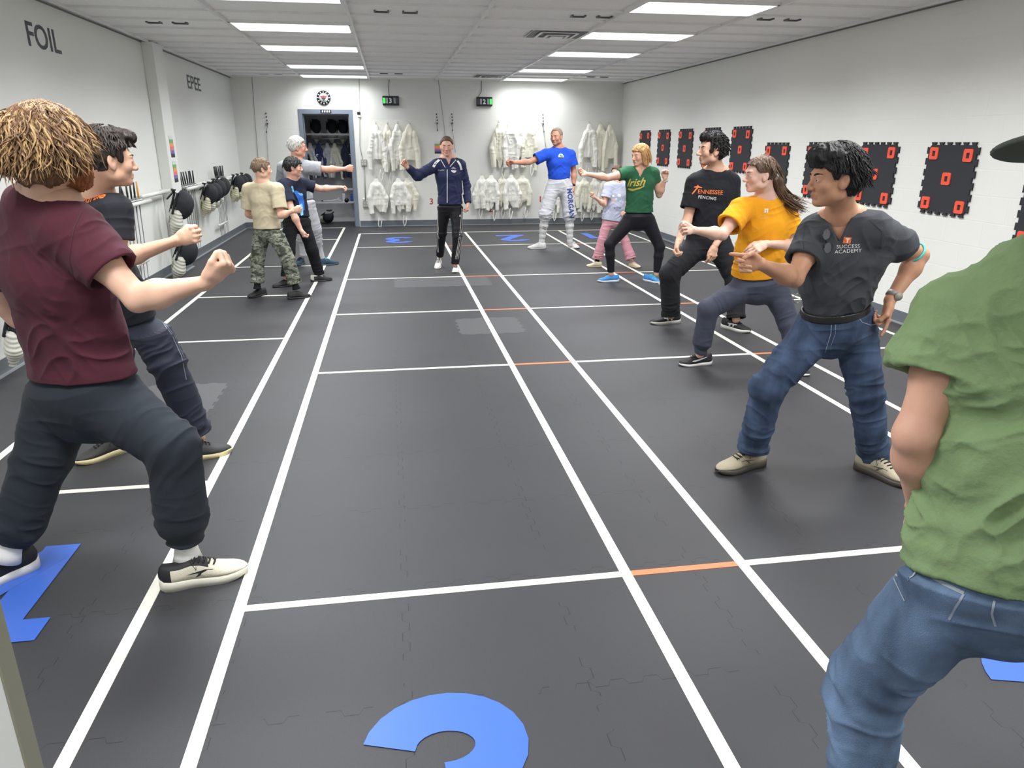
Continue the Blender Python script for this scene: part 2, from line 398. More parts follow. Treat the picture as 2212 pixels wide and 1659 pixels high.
# ------------------------------------------------------------------ organic surfaces: smooth-blended volumes -> one mesh
def V3(*a): return np.array(a[0] if len(a) == 1 else a, float)
def unit(v): v = np.array(v, float); return v/(np.linalg.norm(v)+1e-12)
def lerp(a, b, t): return V3(a)*(1-t) + V3(b)*t
_rng = np.random.RandomState(7); _LAT = _rng.rand(32, 32, 32)
def noise(P, seed=0):
    P = np.asarray(P, float) + seed*7.31; i = np.floor(P).astype(int); f = P-i; f = f*f*(3-2*f); o = 0
    for dx in (0, 1):
        for dy in (0, 1):
            for dz in (0, 1):
                wgt = (f[:, 0] if dx else 1-f[:, 0])*(f[:, 1] if dy else 1-f[:, 1])*(f[:, 2] if dz else 1-f[:, 2])
                o = o + wgt*_LAT[(i[:, 0]+dx) % 32, (i[:, 1]+dy) % 32, (i[:, 2]+dz) % 32]
    return o
def ridge(n): return (1-np.abs(2*n-1))**2.5

class Vol:
    def __init__(s): s.p = []
    def _bb(s, pts, r): pts = np.array(pts); return pts.min(0)-r, pts.max(0)+r
    def cone(s, a, b, ra, rb, side=(1, 0, 0), k=0.02, capa=False, capb=False, op='add', ext=0.0):
        a, b = V3(a), V3(b)
        ra = ra if isinstance(ra, tuple) else (ra, ra); rb = rb if isinstance(rb, tuple) else (rb, rb)
        lo, hi = s._bb([a, b + unit(b-a)*ext], max(ra+rb) + k + 0.01)
        s.p.append(('cone', op, k, lo, hi, (a, b, ra, rb, unit(side), capa, capb, ext))); return s
    def ell(s, c, ax, r, k=0.02, op='add'):
        c = V3(c); R = max(r)+k+0.01
        s.p.append(('ell', op, k, c-R, c+R, (c, np.array(ax, float), V3(r)))); return s
    def ball(s, c, r, k=0.02, op='add'): return s.ell(c, np.eye(3), (r, r, r), k, op)
    def cut(s, p, n, box=None):
        """remove everything on the +n side of p (inside box if given)"""
        lo, hi = box if box is not None else (V3(-99, -99, -99), V3(99, 99, 99))
        s.p.append(('cut', 'cut', 0, V3(lo), V3(hi), (V3(p), unit(n)))); return s
    def fn(s, f, lo, hi, k=0.0, op='sub'):
        s.p.append(('fn', op, k, V3(lo), V3(hi), f)); return s
    @staticmethod
    def _d(kind, P, q):
        if kind == 'cone':
            a, b, ra, rb, side, capa, capb, ext = q
            ab = b-a; L = np.linalg.norm(ab); t_ = ab/L; sd = side - t_*np.dot(side, t_)
            if np.linalg.norm(sd) < 1e-3: sd = np.cross(t_, [0.3, 0.8, 0.5])
            sd = unit(sd); fr = np.cross(t_, sd)
            v = P-a; l = v@t_; t = np.clip(l/L, 0 if not capa else 0, 1 + ext/L)
            w_ = v - (t*L)[..., None]*t_; ds = w_@sd; df = w_@fr; dl = w_@t_
            tt = np.clip(t, 0, 1); rs = ra[0]+(rb[0]-ra[0])*tt; rf = ra[1]+(rb[1]-ra[1])*tt; rm = np.minimum(rs, rf)
            A, B, C = ds/rs, df/rf, dl/rm
            n2 = np.sqrt(A*A+B*B+C*C)+1e-9; g = np.sqrt((A/rs)**2+(B/rf)**2+(C/rm)**2)+1e-9
            d = (n2-1)*n2/g
            d = np.where(n2 < 0.2, -rm*0.8, d)
            if capb: d = np.maximum(d, l-L-ext)
            if capa: d = np.maximum(d, -l)
            return d
        if kind == 'ell':
            c, ax, r = q; v = (P-c)@ax.T; A = v/r; n2 = np.sqrt((A*A).sum(-1))+1e-9; g = np.sqrt(((A/r)**2).sum(-1))+1e-9
            d = (n2-1)*n2/g; return np.where(n2 < 0.2, -min(r)*0.8, d)
        if kind == 'cut': return (P-q[0])@q[1]
        if kind == 'fn': return q(P)
    def grid(s, vox):
        A = [p for p in s.p if p[1] == 'add']
        lo = np.min([p[3] for p in A], 0)-vox*2; hi = np.max([p[4] for p in A], 0)+vox*2
        n = np.ceil((hi-lo)/vox).astype(int)+1
        D = np.full(n, 0.5, np.float32)
        for kind, op, k, l, h, q in s.p:
            i0 = np.clip(np.floor((l-lo)/vox).astype(int), 0, n-1); i1 = np.clip(np.ceil((h-lo)/vox).astype(int)+1, 1, n)
            if np.any(i1 <= i0): continue
            ax = [lo[j]+vox*np.arange(i0[j], i1[j]) for j in range(3)]
            P = np.stack(np.meshgrid(*ax, indexing='ij'), -1)
            d = Vol._d(kind, P, q); sl = tuple(slice(i0[j], i1[j]) for j in range(3)); X = D[sl]
            if op == 'add':
                if k > 0:
                    hh = np.clip(0.5+0.5*(X-d)/k, 0, 1); D[sl] = X*(1-hh)+d*hh-k*hh*(1-hh)
                else: D[sl] = np.minimum(X, d)
            elif op == 'sub':
                if k > 0:
                    hh = np.clip(0.5-0.5*(X+d)/k, 0, 1); D[sl] = X*(1-hh)+(-d)*hh+k*hh*(1-hh)
                else: D[sl] = np.maximum(X, -d)
            else: D[sl] = np.maximum(X, d)
        return D, lo
    def surf(s, vox):
        D, lo = s.grid(vox)
        D[[0, -1]] = 1; D[:, [0, -1]] = 1; D[:, :, [0, -1]] = 1
        ins = D < 0
        c = [ins[a:ins.shape[0]-1+a, b:ins.shape[1]-1+b, e:ins.shape[2]-1+e] for a in (0, 1) for b in (0, 1) for e in (0, 1)]
        cnt = sum(x.astype(np.int8) for x in c); act = (cnt > 0) & (cnt < 8)
        I = np.argwhere(act); idx = -np.ones(act.shape, int); idx[act] = np.arange(len(I))
        off = np.array([(a, b, e) for a in (0, 1) for b in (0, 1) for e in (0, 1)])
        val = np.stack([D[I[:, 0]+o[0], I[:, 1]+o[1], I[:, 2]+o[2]] for o in off], 1)
        acc = np.zeros((len(I), 3)); num = np.zeros(len(I))
        for i in range(8):
            for j in range(i+1, 8):
                if np.abs(off[i]-off[j]).sum() != 1: continue
                cr = (val[:, i] < 0) != (val[:, j] < 0); t = np.where(cr, val[:, i]/(val[:, i]-val[:, j]+1e-12), 0)
                acc += cr[:, None]*(off[i] + (off[j]-off[i])*t[:, None]); num += cr
        V = lo + vox*(I + acc/np.maximum(num, 1)[:, None])
        F = []
        for ax in range(3):
            o1, o2 = [(1, 2), (2, 0), (0, 1)][ax]
            a = np.take(ins, np.arange(ins.shape[ax]-1), ax); b = np.take(ins, np.arange(1, ins.shape[ax]), ax)
            E_ = np.argwhere(a != b)
            E_ = E_[(E_[:, o1] > 0) & (E_[:, o2] > 0)]
            sg = a[E_[:, 0], E_[:, 1], E_[:, 2]]
            def cell(d1, d2):
                Q = E_.copy(); Q[:, o1] += d1; Q[:, o2] += d2
                ok = (Q[:, 0] < act.shape[0]) & (Q[:, 1] < act.shape[1]) & (Q[:, 2] < act.shape[2])
                Q = np.minimum(Q, np.array(act.shape)-1); return np.where(ok, idx[Q[:, 0], Q[:, 1], Q[:, 2]], -1)
            q = np.stack([cell(-1, -1), cell(0, -1), cell(0, 0), cell(-1, 0)], 1)
            ok = (q >= 0).all(1); q = q[ok]; sg = sg[ok]
            F.append(np.where(sg[:, None], q, q[:, ::-1]))
        return V, np.concatenate(F)

def vnormals(V, F):
    n = np.cross(V[F[:, 2]]-V[F[:, 0]], V[F[:, 3]]-V[F[:, 1]]); N = np.zeros_like(V)
    for k in range(4): np.add.at(N, F[:, k], n)
    return N/(np.linalg.norm(N, axis=1)[:, None]+1e-12)
def relax(V, F, it=1, lam=0.5):
    for _ in range(it):
        S_ = np.zeros_like(V); c = np.zeros(len(V))
        for k in range(4):
            for m_ in (1, 3): np.add.at(S_, F[:, k], V[F[:, (k+m_) % 4]]); np.add.at(c, F[:, k], 1)
        V = V*(1-lam) + S_/np.maximum(c, 1)[:, None]*lam
    return V
def qmesh(name, V, F, m, parent=None, tint=None, mats=None):
    me = bpy.data.meshes.new(name); me.vertices.add(len(V)); me.vertices.foreach_set('co', V.astype(np.float32).ravel())
    me.loops.add(len(F)*4); me.loops.foreach_set('vertex_index', F.astype(np.int32).ravel())
    me.polygons.add(len(F)); me.polygons.foreach_set('loop_start', np.arange(0, len(F)*4, 4, dtype=np.int32))
    me.polygons.foreach_set('use_smooth', np.ones(len(F), bool)); me.update(calc_edges=True)
    if tint is not None:
        a = me.color_attributes.new('tint', 'FLOAT_COLOR', 'POINT')
        a.data.foreach_set('color', np.concatenate([tint, np.ones((len(V), 1))], 1).astype(np.float32).ravel())
    me.materials.append(m)
    return link(name, me, None, parent)
def join(parts):
    V = []; F = []; o = 0
    for v, f in parts: V.append(v); F.append(f+o); o += len(v)
    return np.concatenate(V), np.concatenate(F)

# ------------------------------------------------------------------ things laid on a garment's own surface
class Skin:
    """a finished mesh one can lay prints, seams and tapes on"""
    def __init__(s, V, F):
        s.V, s.F = V, F
        s.t = BVHTree.FromPolygons([tuple(v) for v in V.tolist()], [tuple(f) for f in F.tolist()])
    def hit(s, px, py):
        o = Vector((0, 0, CAM_H)); d = Vector(tuple(at(px, py, 5.0)))-o
        if d.y < 0: d = -d
        h, n, i, di = s.t.ray_cast(o, d.normalized())
        if h is None: h, n, i, di = s.t.find_nearest(Vector(tuple(at(px, py, float(s.V[:, 1].mean())))))
        return np.array(h), np.array(n)
    def drape(s, p, n, off):
        h, nn, i, d = s.t.ray_cast(Vector(tuple(p+n*0.06)), Vector(tuple(-n)), 0.2)
        if h is None: h, nn, i, d = s.t.find_nearest(Vector(tuple(p)))
        nn = np.array(nn); nn = nn if np.dot(nn, n) > 0 else n
        return np.array(h)+nn*off
def subdivide(vs, fs, L):
    """split long edges so that a flat print can follow a curved cloth"""
    bm = bmesh.new(); bv = [bm.verts.new(v) for v in vs]
    for f in fs:
        try: bm.faces.new([bv[i] for i in f])
        except ValueError: pass
    bmesh.ops.triangulate(bm, faces=bm.faces[:])
    for _ in range(5):
        e = [x for x in bm.edges if x.calc_length() > L]
        if not e: break
        bmesh.ops.subdivide_edges(bm, edges=e, cuts=1); bmesh.ops.triangulate(bm, faces=[f for f in bm.faces if len(f.verts) > 3])
    bm.verts.index_update(); o = [tuple(v.co) for v in bm.verts], [tuple(v.index for v in f.verts) for f in bm.faces]; bm.free(); return o
def lay(skin, vs, fs, px, py, right, up, off=0.0018, L=0.012):
    """2-D shape (metres) laid on the skin round the spot seen at px,py"""
    p0, n = skin.hit(px, py); U = unit(V3(right)-n*np.dot(right, n)); W_ = unit(V3(up)-n*np.dot(up, n)-U*np.dot(V3(up)-n*np.dot(up, n), U))
    vs, fs = subdivide([(v[0], v[1], 0) for v in vs], fs, L)
    return [skin.drape(p0+U*v[0]+W_*v[1], n, off) for v in vs], fs
def lay_text(mb, skin, s, px, py, size, right, up, off=0.0018, **k):
    vs, fs = text_polys(s, size, align='CENTER', **k); v, f = lay(skin, vs, fs, px, py, right, up, off); mb.add(v, f)
def lay_poly(mb, skin, poly, px, py, right, up, off=0.0018):
    v, f = lay(skin, poly, [tuple(range(len(poly)))], px, py, right, up, off); mb.add(v, f)
def ribbon(mb, skin, path, wd, off=0.0015, n=6, taper=1.0):
    """strip sewn along a path of photo spots, lying on the skin"""
    P = []
    for i in range(len(path)-1):
        for k in range(n): P.append(lerp(path[i], path[i+1], k/n))
    P.append(V3(path[-1])); H_ = [skin.hit(*p) for p in P]; vs = []
    for i in range(len(H_)):
        t = H_[min(i+1, len(H_)-1)][0]-H_[max(i-1, 0)][0]; c = unit(np.cross(H_[i][1], t)); ww = wd/2
        for s_ in (-1, 1): vs.append(skin.drape(H_[i][0]+c*ww*s_, H_[i][1], off))
    fs = [(2*i, 2*i+1, 2*i+3, 2*i+2) for i in range(len(H_)-1) if np.linalg.norm(H_[i+1][0]-H_[i][0]) < 0.12]
    mb.add(vs, fs, True)

# ------------------------------------------------------------------ the body
def hand(v, wrist, d, palm, curls, S=1.0, thumb='wrap', side=1, open_=(0, 0, 0, 0)):
    """palm with four unequal fingers and a thumb; palm = outward palm normal, side = which way the thumb lies"""
    d = unit(d); n = unit(V3(palm)-d*np.dot(palm, d)); t = np.cross(d, n)*side
    A = lambda a, b, c: wrist+(d*a+t*b+n*c)*S
    v.cone(A(-.01, 0, 0), A(.035, .004, 0), (.026*S, .02*S), (.034*S, .018*S), t, .012)
    v.cone(A(.03, .002, 0), A(.083, 0, .002), (.036*S, .017*S), (.041*S, .0145*S), t, .012)
    v.cone(A(.02, .022, .008), A(.062, .034, .012), .016*S, .013*S, t, .01)              # ball of the thumb
    Ls = (.074, .083, .077, .061)
    for i in range(4):
        off = (.031, .0105, -.0105, -.0305)[i]; base = A((.088, .093, .089, .080)[i], off, .001)
        v.ball(base - n*.003*S, .0105*S, .006)
        p = base; ang = 0.0; spread = t*off*0.9
        for j, fr in enumerate((.44, .31, .25)):
            ang += math.radians(curls[i][j])
            dr = unit((d+(spread*1.2 if ang < 1.0 else spread*0))*math.cos(ang) + n*math.sin(ang))
            q = p + dr*Ls[i]*fr*S
            v.cone(p, q, (.0095-.0009*j)*S, (.0088-.0009*j)*S, t, .003); p = q
    if thumb == 'wrap': pts = [A(.028, .028, .010), A(.062, .044, .020), A(.088, .034, .038), A(.094, .014, .048)]
    elif thumb == 'top': pts = [A(.028, .028, .006), A(.064, .046, .010), A(.096, .044, .016), A(.120, .034, .022)]
    elif thumb == 'pinch': pts = [A(.028, .028, .010), A(.064, .042, .026), A(.094, .034, .042), A(.112, .022, .046)]
    else: pts = [A(.028, .028, .004), A(.056, .052, .010), A(.084, .066, .012), A(.108, .070, .012)]
    for j in range(3): v.cone(pts[j], pts[j+1], (.0135, .0105, .0095)[j]*S, (.0108, .0098, .0085)[j]*S, t, .005)
FIST = [(78, 92, 60)]*4
SOFT = [(48, 62, 35), (54, 66, 38), (60, 70, 40), (62, 70, 42)]
POINT = [(6, 10, 8), (34, 40, 22), (52, 60, 30), (60, 66, 34)]
HANG = [(22, 26, 14), (24, 28, 14), (27, 30, 16), (30, 32, 18)]

class Head:
    def __init__(s, c, face, up=(0, 0, 1), S=1.0, jaw=1.0, nose=1.0):
        s.c = V3(c); s.f = unit(face); s.r = unit(np.cross(s.f, up)); s.u = np.cross(s.r, s.f); s.S = S; s.jaw = jaw; s.nose = nose
        s.ax = np.array([s.r, s.f, s.u])
    def P(s, x, y, z): return s.c+(s.r*x+s.f*y+s.u*z)*s.S
    def loc(s, Q): return ((Q-s.c)@s.ax.T)/s.S
    def E(s, v, x, y, z, rx, ry, rz, k=.02, op='add'): v.ell(s.P(x, y, z), s.ax, (rx*s.S, ry*s.S, rz*s.S), k*s.S, op)
    def C(s, v, a, b, ra, rb, k=.008, op='add'): v.cone(s.P(*a), s.P(*b), ra*s.S, rb*s.S, s.r, k*s.S, op=op)
    def build(s, v):
        j = s.jaw
        s.E(v, 0, -.014, .036, .076, .096, .086)
        s.E(v, 0, .018, .010, .068, .078, .075, .02)
        s.E(v, 0, .028, -.045, .056*j, .058, .066, .025)
        s.E(v, 0, .066, -.092, .024*j, .022, .018, .022)
        for q in (-1, 1):
            s.E(v, q*.050*j, .005, -.062, .016, .028, .022, .025)
            s.E(v, q*.040, .062, -.022, .022, .020, .022, .02)
            s.E(v, q*.033, .101, .004, .017, .015, .012, .014, 'sub')
        s.C(v, (-.036, .078, .023), (.036, .078, .023), .014, .014, .014)
        n = s.nose
        s.C(v, (0, .088, .012), (0, .090+.024*n, -.026), .0085, .011, .012)
        s.C(v, (0, .084, -.030), (0, .092+.020*n, -.032), .010, .0095, .008)
        for q in (-1, 1): s.E(v, q*.0125, .094+.006*n, -.033, .0075, .010, .008, .006)
        s.C(v, (-.017, .083, -.058), (.017, .083, -.058), .008, .008, .006)
        s.C(v, (-.014, .084, -.058), (.014, .084, -.058), .0085, .0085, .003)
        s.C(v, (-.014, .082, -.070), (.014, .082, -.070), .009, .009, .004)
        s.E(v, 0, .080, -.080, .020, .010, .006, .008, 'sub') if 0 else None
        for q in (-1, 1):
            s.E(v, q*.033, .0770, .002, .0172, .0163, .0150, .004); s.E(v, q*.033, .098, .0015, .0150, .0125, .0054, 0, 'sub')
            v.ell(s.P(q*.079, -.008, -.006), np.array([unit(s.r*q+s.f*.45), unit(s.f-s.r*q*.45+s.u*.2), s.u]), (.0075*s.S, .020*s.S, .033*s.S), .006*s.S)
            v.ell(s.P(q*.0885, .001, -.004), s.ax, (.0075*s.S, .011*s.S, .017*s.S), .003*s.S, 'sub')
    def tint(s, V, base, lips=(0.80, 0.55, 0.52), stubble=0.0, flush=0.06):
        b = np.array(base[:3]); L_ = s.loc(V); T = np.tile(b, (len(V), 1))
        near = (np.abs(L_[:, 0]) < .10) & (L_[:, 1] > -.05) & (np.abs(L_[:, 2]) < .14)
        m = near*np.exp(-((L_[:, 0]/.019)**4+((L_[:, 2]+.0635)/.0105)**4))*(L_[:, 1] > .07)
        T = T*(1-m[:, None]*(1-np.array(lips)))
        if stubble:
            st = near*np.clip((-.035-L_[:, 2])/.02, 0, 1)*np.clip((L_[:, 1])/.03, 0, 1)*stubble*(1-m)
            T = T*(1-st[:, None]*np.array([.55, .5, .45]))
        fl = near*np.exp(-(((np.abs(L_[:, 0])-.045)/.02)**2+((L_[:, 2]+.02)/.022)**2))*(L_[:, 1] > .03)*flush*2
        T = T*(1-fl[:, None]*np.array([0, .35, .35]))
        return np.clip(T, 0, 1)
    def extras(s, person, skin, hairm, iris=(70, 50, 38), detail=True, brow=True):
        W_ = mat('eye_white', (232, 228, 224), 0.25); I_ = mat('iris_%d_%d_%d' % iris, iris, 0.2)
        for q in (-1, 1):
            m = MB(); c = s.P(q*.033, .0788, .0015); m.sphere(c, .0133*s.S, 14, 10); m.cur = 1
            m.sphere(c+s.f*.0064*s.S, .0076*s.S, 12, 8); m.obj('eye', [W_, I_], person)
            if brow:
                m = MB(); pts = []
                for k in range(5):
                    x = q*(.016+.009*k); z = .0235+.006*math.sin(k/4*2.4)
                    h, n, i, d = skin.t.ray_cast(Vector(tuple(s.P(x, .16, z))), Vector(tuple(-s.f)))
                    if h is not None: pts.append(np.array(h)+s.f*.0008)
                if len(pts) > 2: m.tube(pts, [.0028*s.S, .0042*s.S, .0042*s.S, .0034*s.S, .0018*s.S][:len(pts)], 6); m.obj('eyebrow', hairm, person)

def hair_shell(h, line, thick=.014, amp=.006, seed=1, vox=.006, extra=None, freq=60, top=0.0):
    """hair volume hugging the skull above the hairline; line: list of (y, z) pairs front to back"""
    v = Vol(); T_ = thick
    h.E(v, 0, -.014, .036+top*.3, .078+T_, .098+T_, .088+T_*1.1+top*.5, .02)
    h.E(v, 0, .014, .030, .070+T_*.8, .082+T_*.6, .070+T_, .02)
    if extra: extra(v)
    ys, zs = [p[0] for p in line], [p[1] for p in line]
    def f(Q):
        L_ = h.loc(Q.reshape(-1, 3)); hl = np.interp(L_[:, 1], ys, zs)
        return ((hl-L_[:, 2])*h.S).reshape(Q.shape[:-1])*0.8
    v.fn(f, h.c-.3, h.c+.3, .004, 'cut')
    V, F = v.surf(vox); N = vnormals(V, F); L_ = h.loc(V)
    n = ridge(noise(L_*np.array([freq, freq, freq*.28]), seed)) + .5*noise(L_*freq*.35, seed+3)
    V = V + N*((n-.6)*amp*2)[:, None]*h.S
    return V, F
def locks(mb, h, n, seed, rad=(.088, .108, .10), length=.06, width=.006, curl=.5, ymax=.06, zmin=-.05, drop=1.0, segs=7, zf=.058, zs=-.012, ys=.008, mess=0.0):
    R = random.Random(seed)
    for _ in range(n):
        a = R.uniform(0, 2*math.pi); z = R.uniform(-.35, 1); s_ = math.sqrt(max(0, 1-z*z)); d = V3(s_*math.cos(a), s_*math.sin(a), z)
        p = d*V3(rad)+V3(0, -.014, .036)
        if p[2] < zmin or (p[1] > ymax and p[2] < .075) or (abs(p[0]) > .05 and p[1] > .035 and p[2] < .04): continue
        L_ = length*R.uniform(.6, 1.3); ph = R.uniform(0, 6.28); pts = []
        flow = unit(V3(d[0]*.5, d[1]*.4-.1, -1.0*drop*(.4+s_))); q = p.copy()
        if mess: flow = unit(flow + V3(R.gauss(0, mess), R.gauss(0, mess), R.gauss(0, mess)*.6))
        tw = unit(np.cross(d, flow))
        for k in range(segs):
            t = k/(segs-1); q = q + flow*L_/segs + tw*math.sin(ph+t*6.0)*curl*L_/segs + d*math.cos(ph+t*6.0)*curl*.7*L_/segs
            e = ((q-V3(0, -.014, .036))/V3(rad)); el = np.linalg.norm(e)
            if el < 1.0: q = V3(0, -.014, .036)+e/el*V3(rad)
            if (q[1] > .045 and q[2] < zf and abs(q[0]) < .085) or (q[1] > ys and q[2] < zs): break
            pts.append(h.P(*q))
        if len(pts) < 3: continue
        segs_ = len(pts)
        if hasattr(mb, 'alt'): mb.cur = 1 if R.random() < mb.alt else 0
        mb.tube(pts, [width*h.S*max(.15, math.sin(math.pi*(.15+.85*(k/(segs_-1))))) for k in range(segs_)], 5, False)

def shoe(person, heel, toe, z0=0.0, L=0.285, up_c=(30, 30, 32), sole_c=(235, 233, 225), lace_c=(30, 30, 32), name='shoe', pitch=0.0,
         sole_h=.028, heel_c=None, swoosh=None, roll=0.0, hi=0.0):
    """one shoe: sole, upper, laces; heel/toe are floor points"""
    heel = V3(heel[0], heel[1], z0); d = V3(toe[0]-heel[0], toe[1]-heel[1], 0); d = unit(d); sd = V3(d[1], -d[0], 0); up = V3(0, 0, 1)
    if pitch: d, up = unit(d*math.cos(pitch)-up*math.sin(pitch)), unit(up*math.cos(pitch)+d*math.sin(pitch))
    k = L/0.285
    root = heel if pitch <= 0 else heel + V3(0, 0, math.sin(pitch)*L*0.9)
    A = lambda s_, y, z: root + d*(s_*L) + sd*y*k + up*z*k
    XS = [0, .02, .06, .14, .24, .36, .46, .56, .66, .76, .85, .92, .97, 1.0]
    WS = [.008, .020, .030, .034, .034, .0325, .036, .042, .0465, .047, .042, .033, .022, .007]
    TP = [.064, .082, .092+hi, .088+hi, .086+hi, .094+hi, .090, .076, .062, .052, .047, .042, .035, .024]
    def ring(i, wd, zb, zt, n=12, pw=2.4):
        out = []
        for a in range(n+1):
            th = math.pi*a/n; c, s_ = math.cos(th), math.sin(th)
            out.append(A(XS[i], wd*math.copysign(abs(c)**(2/pw), c), zb+(zt-zb)*abs(s_)**(2/pw)))
        return out
    e = empty(name, root); e.parent = person; e.matrix_parent_inverse = Matrix.Translation(-root_loc(person)); e.location = Vector(tuple(root))
    def loft(m, rings):
        n = len(rings[0]); vs = [p for r in rings for p in r]; fs = []
        for i in range(len(rings)-1):
            for a in range(n-1): fs.append((i*n+a, i*n+a+1, (i+1)*n+a+1, (i+1)*n+a))
            fs.append((i*n+n-1, i*n, (i+1)*n, (i+1)*n+n-1))
        fs += [tuple(range(n)), tuple(range((len(rings)-1)*n, len(rings)*n))[::-1]]; m.add(vs, fs, True)
    um = mat('shoe_upper_%d_%d_%d' % up_c, up_c, 0.65, bump=(220, .25)); sm_ = mat('shoe_sole_%d_%d_%d' % sole_c, sole_c, 0.5)
    hm = mat('shoe_upper_%d_%d_%d' % heel_c, heel_c, 0.65) if heel_c else um
    m = MB(); rings = []
    for i in range(len(XS)):
        spring = .014*max(0, (XS[i]-.68)/.32)**2 + .008*max(0, (.08-XS[i])/.08)
        wd = WS[i]+.004; n = 12; r = []
        for a in range(n+1):
            th = math.pi*a/n; c = math.cos(th); r.append(A(XS[i], wd*math.copysign(abs(c)**.6, c), spring+(sole_h*(1.18-.42*XS[i])*(1-.55*max(0, (XS[i]-.86)/.14)**2))*abs(math.sin(th))**.35))
        rings.append(r)
    loft(m, rings); m.obj('sole', sm_, e)
    m = MB(); R_ = [ring(i, WS[i]-.001, sole_h-.006, TP[i]) for i in range(len(XS))]
    loft(m, R_)
    if heel_c:
        nf = len(m.f); n = 13
        m.mi = [1 if j < (len(XS)-1)*n and ((j // n) < 3 or ((j // n) < 7 and 3 <= j % n < 9)) else 0 for j in range(nf)]
    m.obj('upper', [um, hm], e)
    lm = mat('laces_%d_%d_%d' % lace_c, lace_c, 0.7); m = MB()
    def top(s_, y):
        i = min(max(0, sum(x <= s_ for x in XS)-1), len(XS)-2); t = (s_-XS[i])/(XS[i+1]-XS[i]); wd = WS[i]*(1-t)+WS[i+1]*t; tp = TP[i]*(1-t)+TP[i+1]*t
        z = (sole_h-.006)+(tp-sole_h+.006)*(max(0, 1-abs(y/wd)**2.4))**(1/2.4); return A(s_, y, z+.0025)
    for j in range(5):
        s0 = .40+j*.055
        m.tube([top(s0, -.022), top(s0+.012, -.011), top(s0+.022, 0), top(s0+.012, .011), top(s0, .022)], .0026*k, 5)
        m.tube([top(s0+.03, -.020), top(s0+.015, 0), top(s0, .020)], .0022*k, 5)
    for q in (-1, 1): m.tube([top(.39, 0), top(.37, q*.018), top(.42, q*.032), top(.43, q*.012)], .002*k, 5)
    m.obj('laces', lm, e)
    if swoosh:
        col, kind = swoosh; m = MB()
        for q in (-1, 1):
            def sp(s_, z):
                i = min(max(0, sum(x <= s_ for x in XS)-1), len(XS)-2); t = (s_-XS[i])/(XS[i+1]-XS[i]); wd = WS[i]*(1-t)+WS[i+1]*t-.001; tp = TP[i]*(1-t)+TP[i+1]*t
                zz = min(.97, max(.02, (z-sole_h+.006)/(tp-sole_h+.006))); return A(s_, q*(wd*(1-zz**2.4)**(1/2.4)+.0012), z+.001)
            if kind == 'tick':
                up_ = [(.66, .040), (.58, .036), (.46, .040), (.34, .050), (.18, .066)]; lo_ = [(.67, .046), (.60, .050), (.50, .052), (.38, .056), (.18, .067)]
                lo_ = [(.655, .043), (.60, .048), (.50, .051), (.36, .058), (.18, .067)]
                vs = []
                for (a, b), (c_, d_) in zip(up_, lo_): vs += [sp(a, b), sp(c_, d_)]
                m.add(vs, [(2*i, 2*i+1, 2*i+3, 2*i+2) for i in range(4)], True)
            elif kind == 'stripes':
                for s0 in (.36, .43, .50): m.add([sp(s0, .032), sp(s0+.03, .032), sp(s0-.0, .066), sp(s0-.03, .066)], [(0, 1, 2, 3)])
            elif kind == 'wedge':
                m.add([sp(.30, .050), sp(.52, .060), sp(.62, .056), sp(.40, .034), sp(.45, .050)], [(0, 1, 4), (1, 2, 4), (2, 3, 4)])
            elif kind == 'bars':
                m.add([sp(.28, .058), sp(.60, .060), sp(.60, .052), sp(.28, .050)], [(0, 1, 2, 3)])
                for s0 in (.34, .47): m.add([sp(s0, .052), sp(s0+.06, .052), sp(s0+.03, .034), sp(s0-.03, .034)], [(0, 1, 2, 3)])
        m.obj('side_mark', mat('shoe_mark_%d_%d_%d' % col, col, 0.5), e)
    return e

def cloth(name, col, rough=0.85, weave=900, b=.12, var=(14, .05), **k): return mat(name, col, rough, bump=(weave, b), var=var, spec=0.22, sheen=0.03, **k)

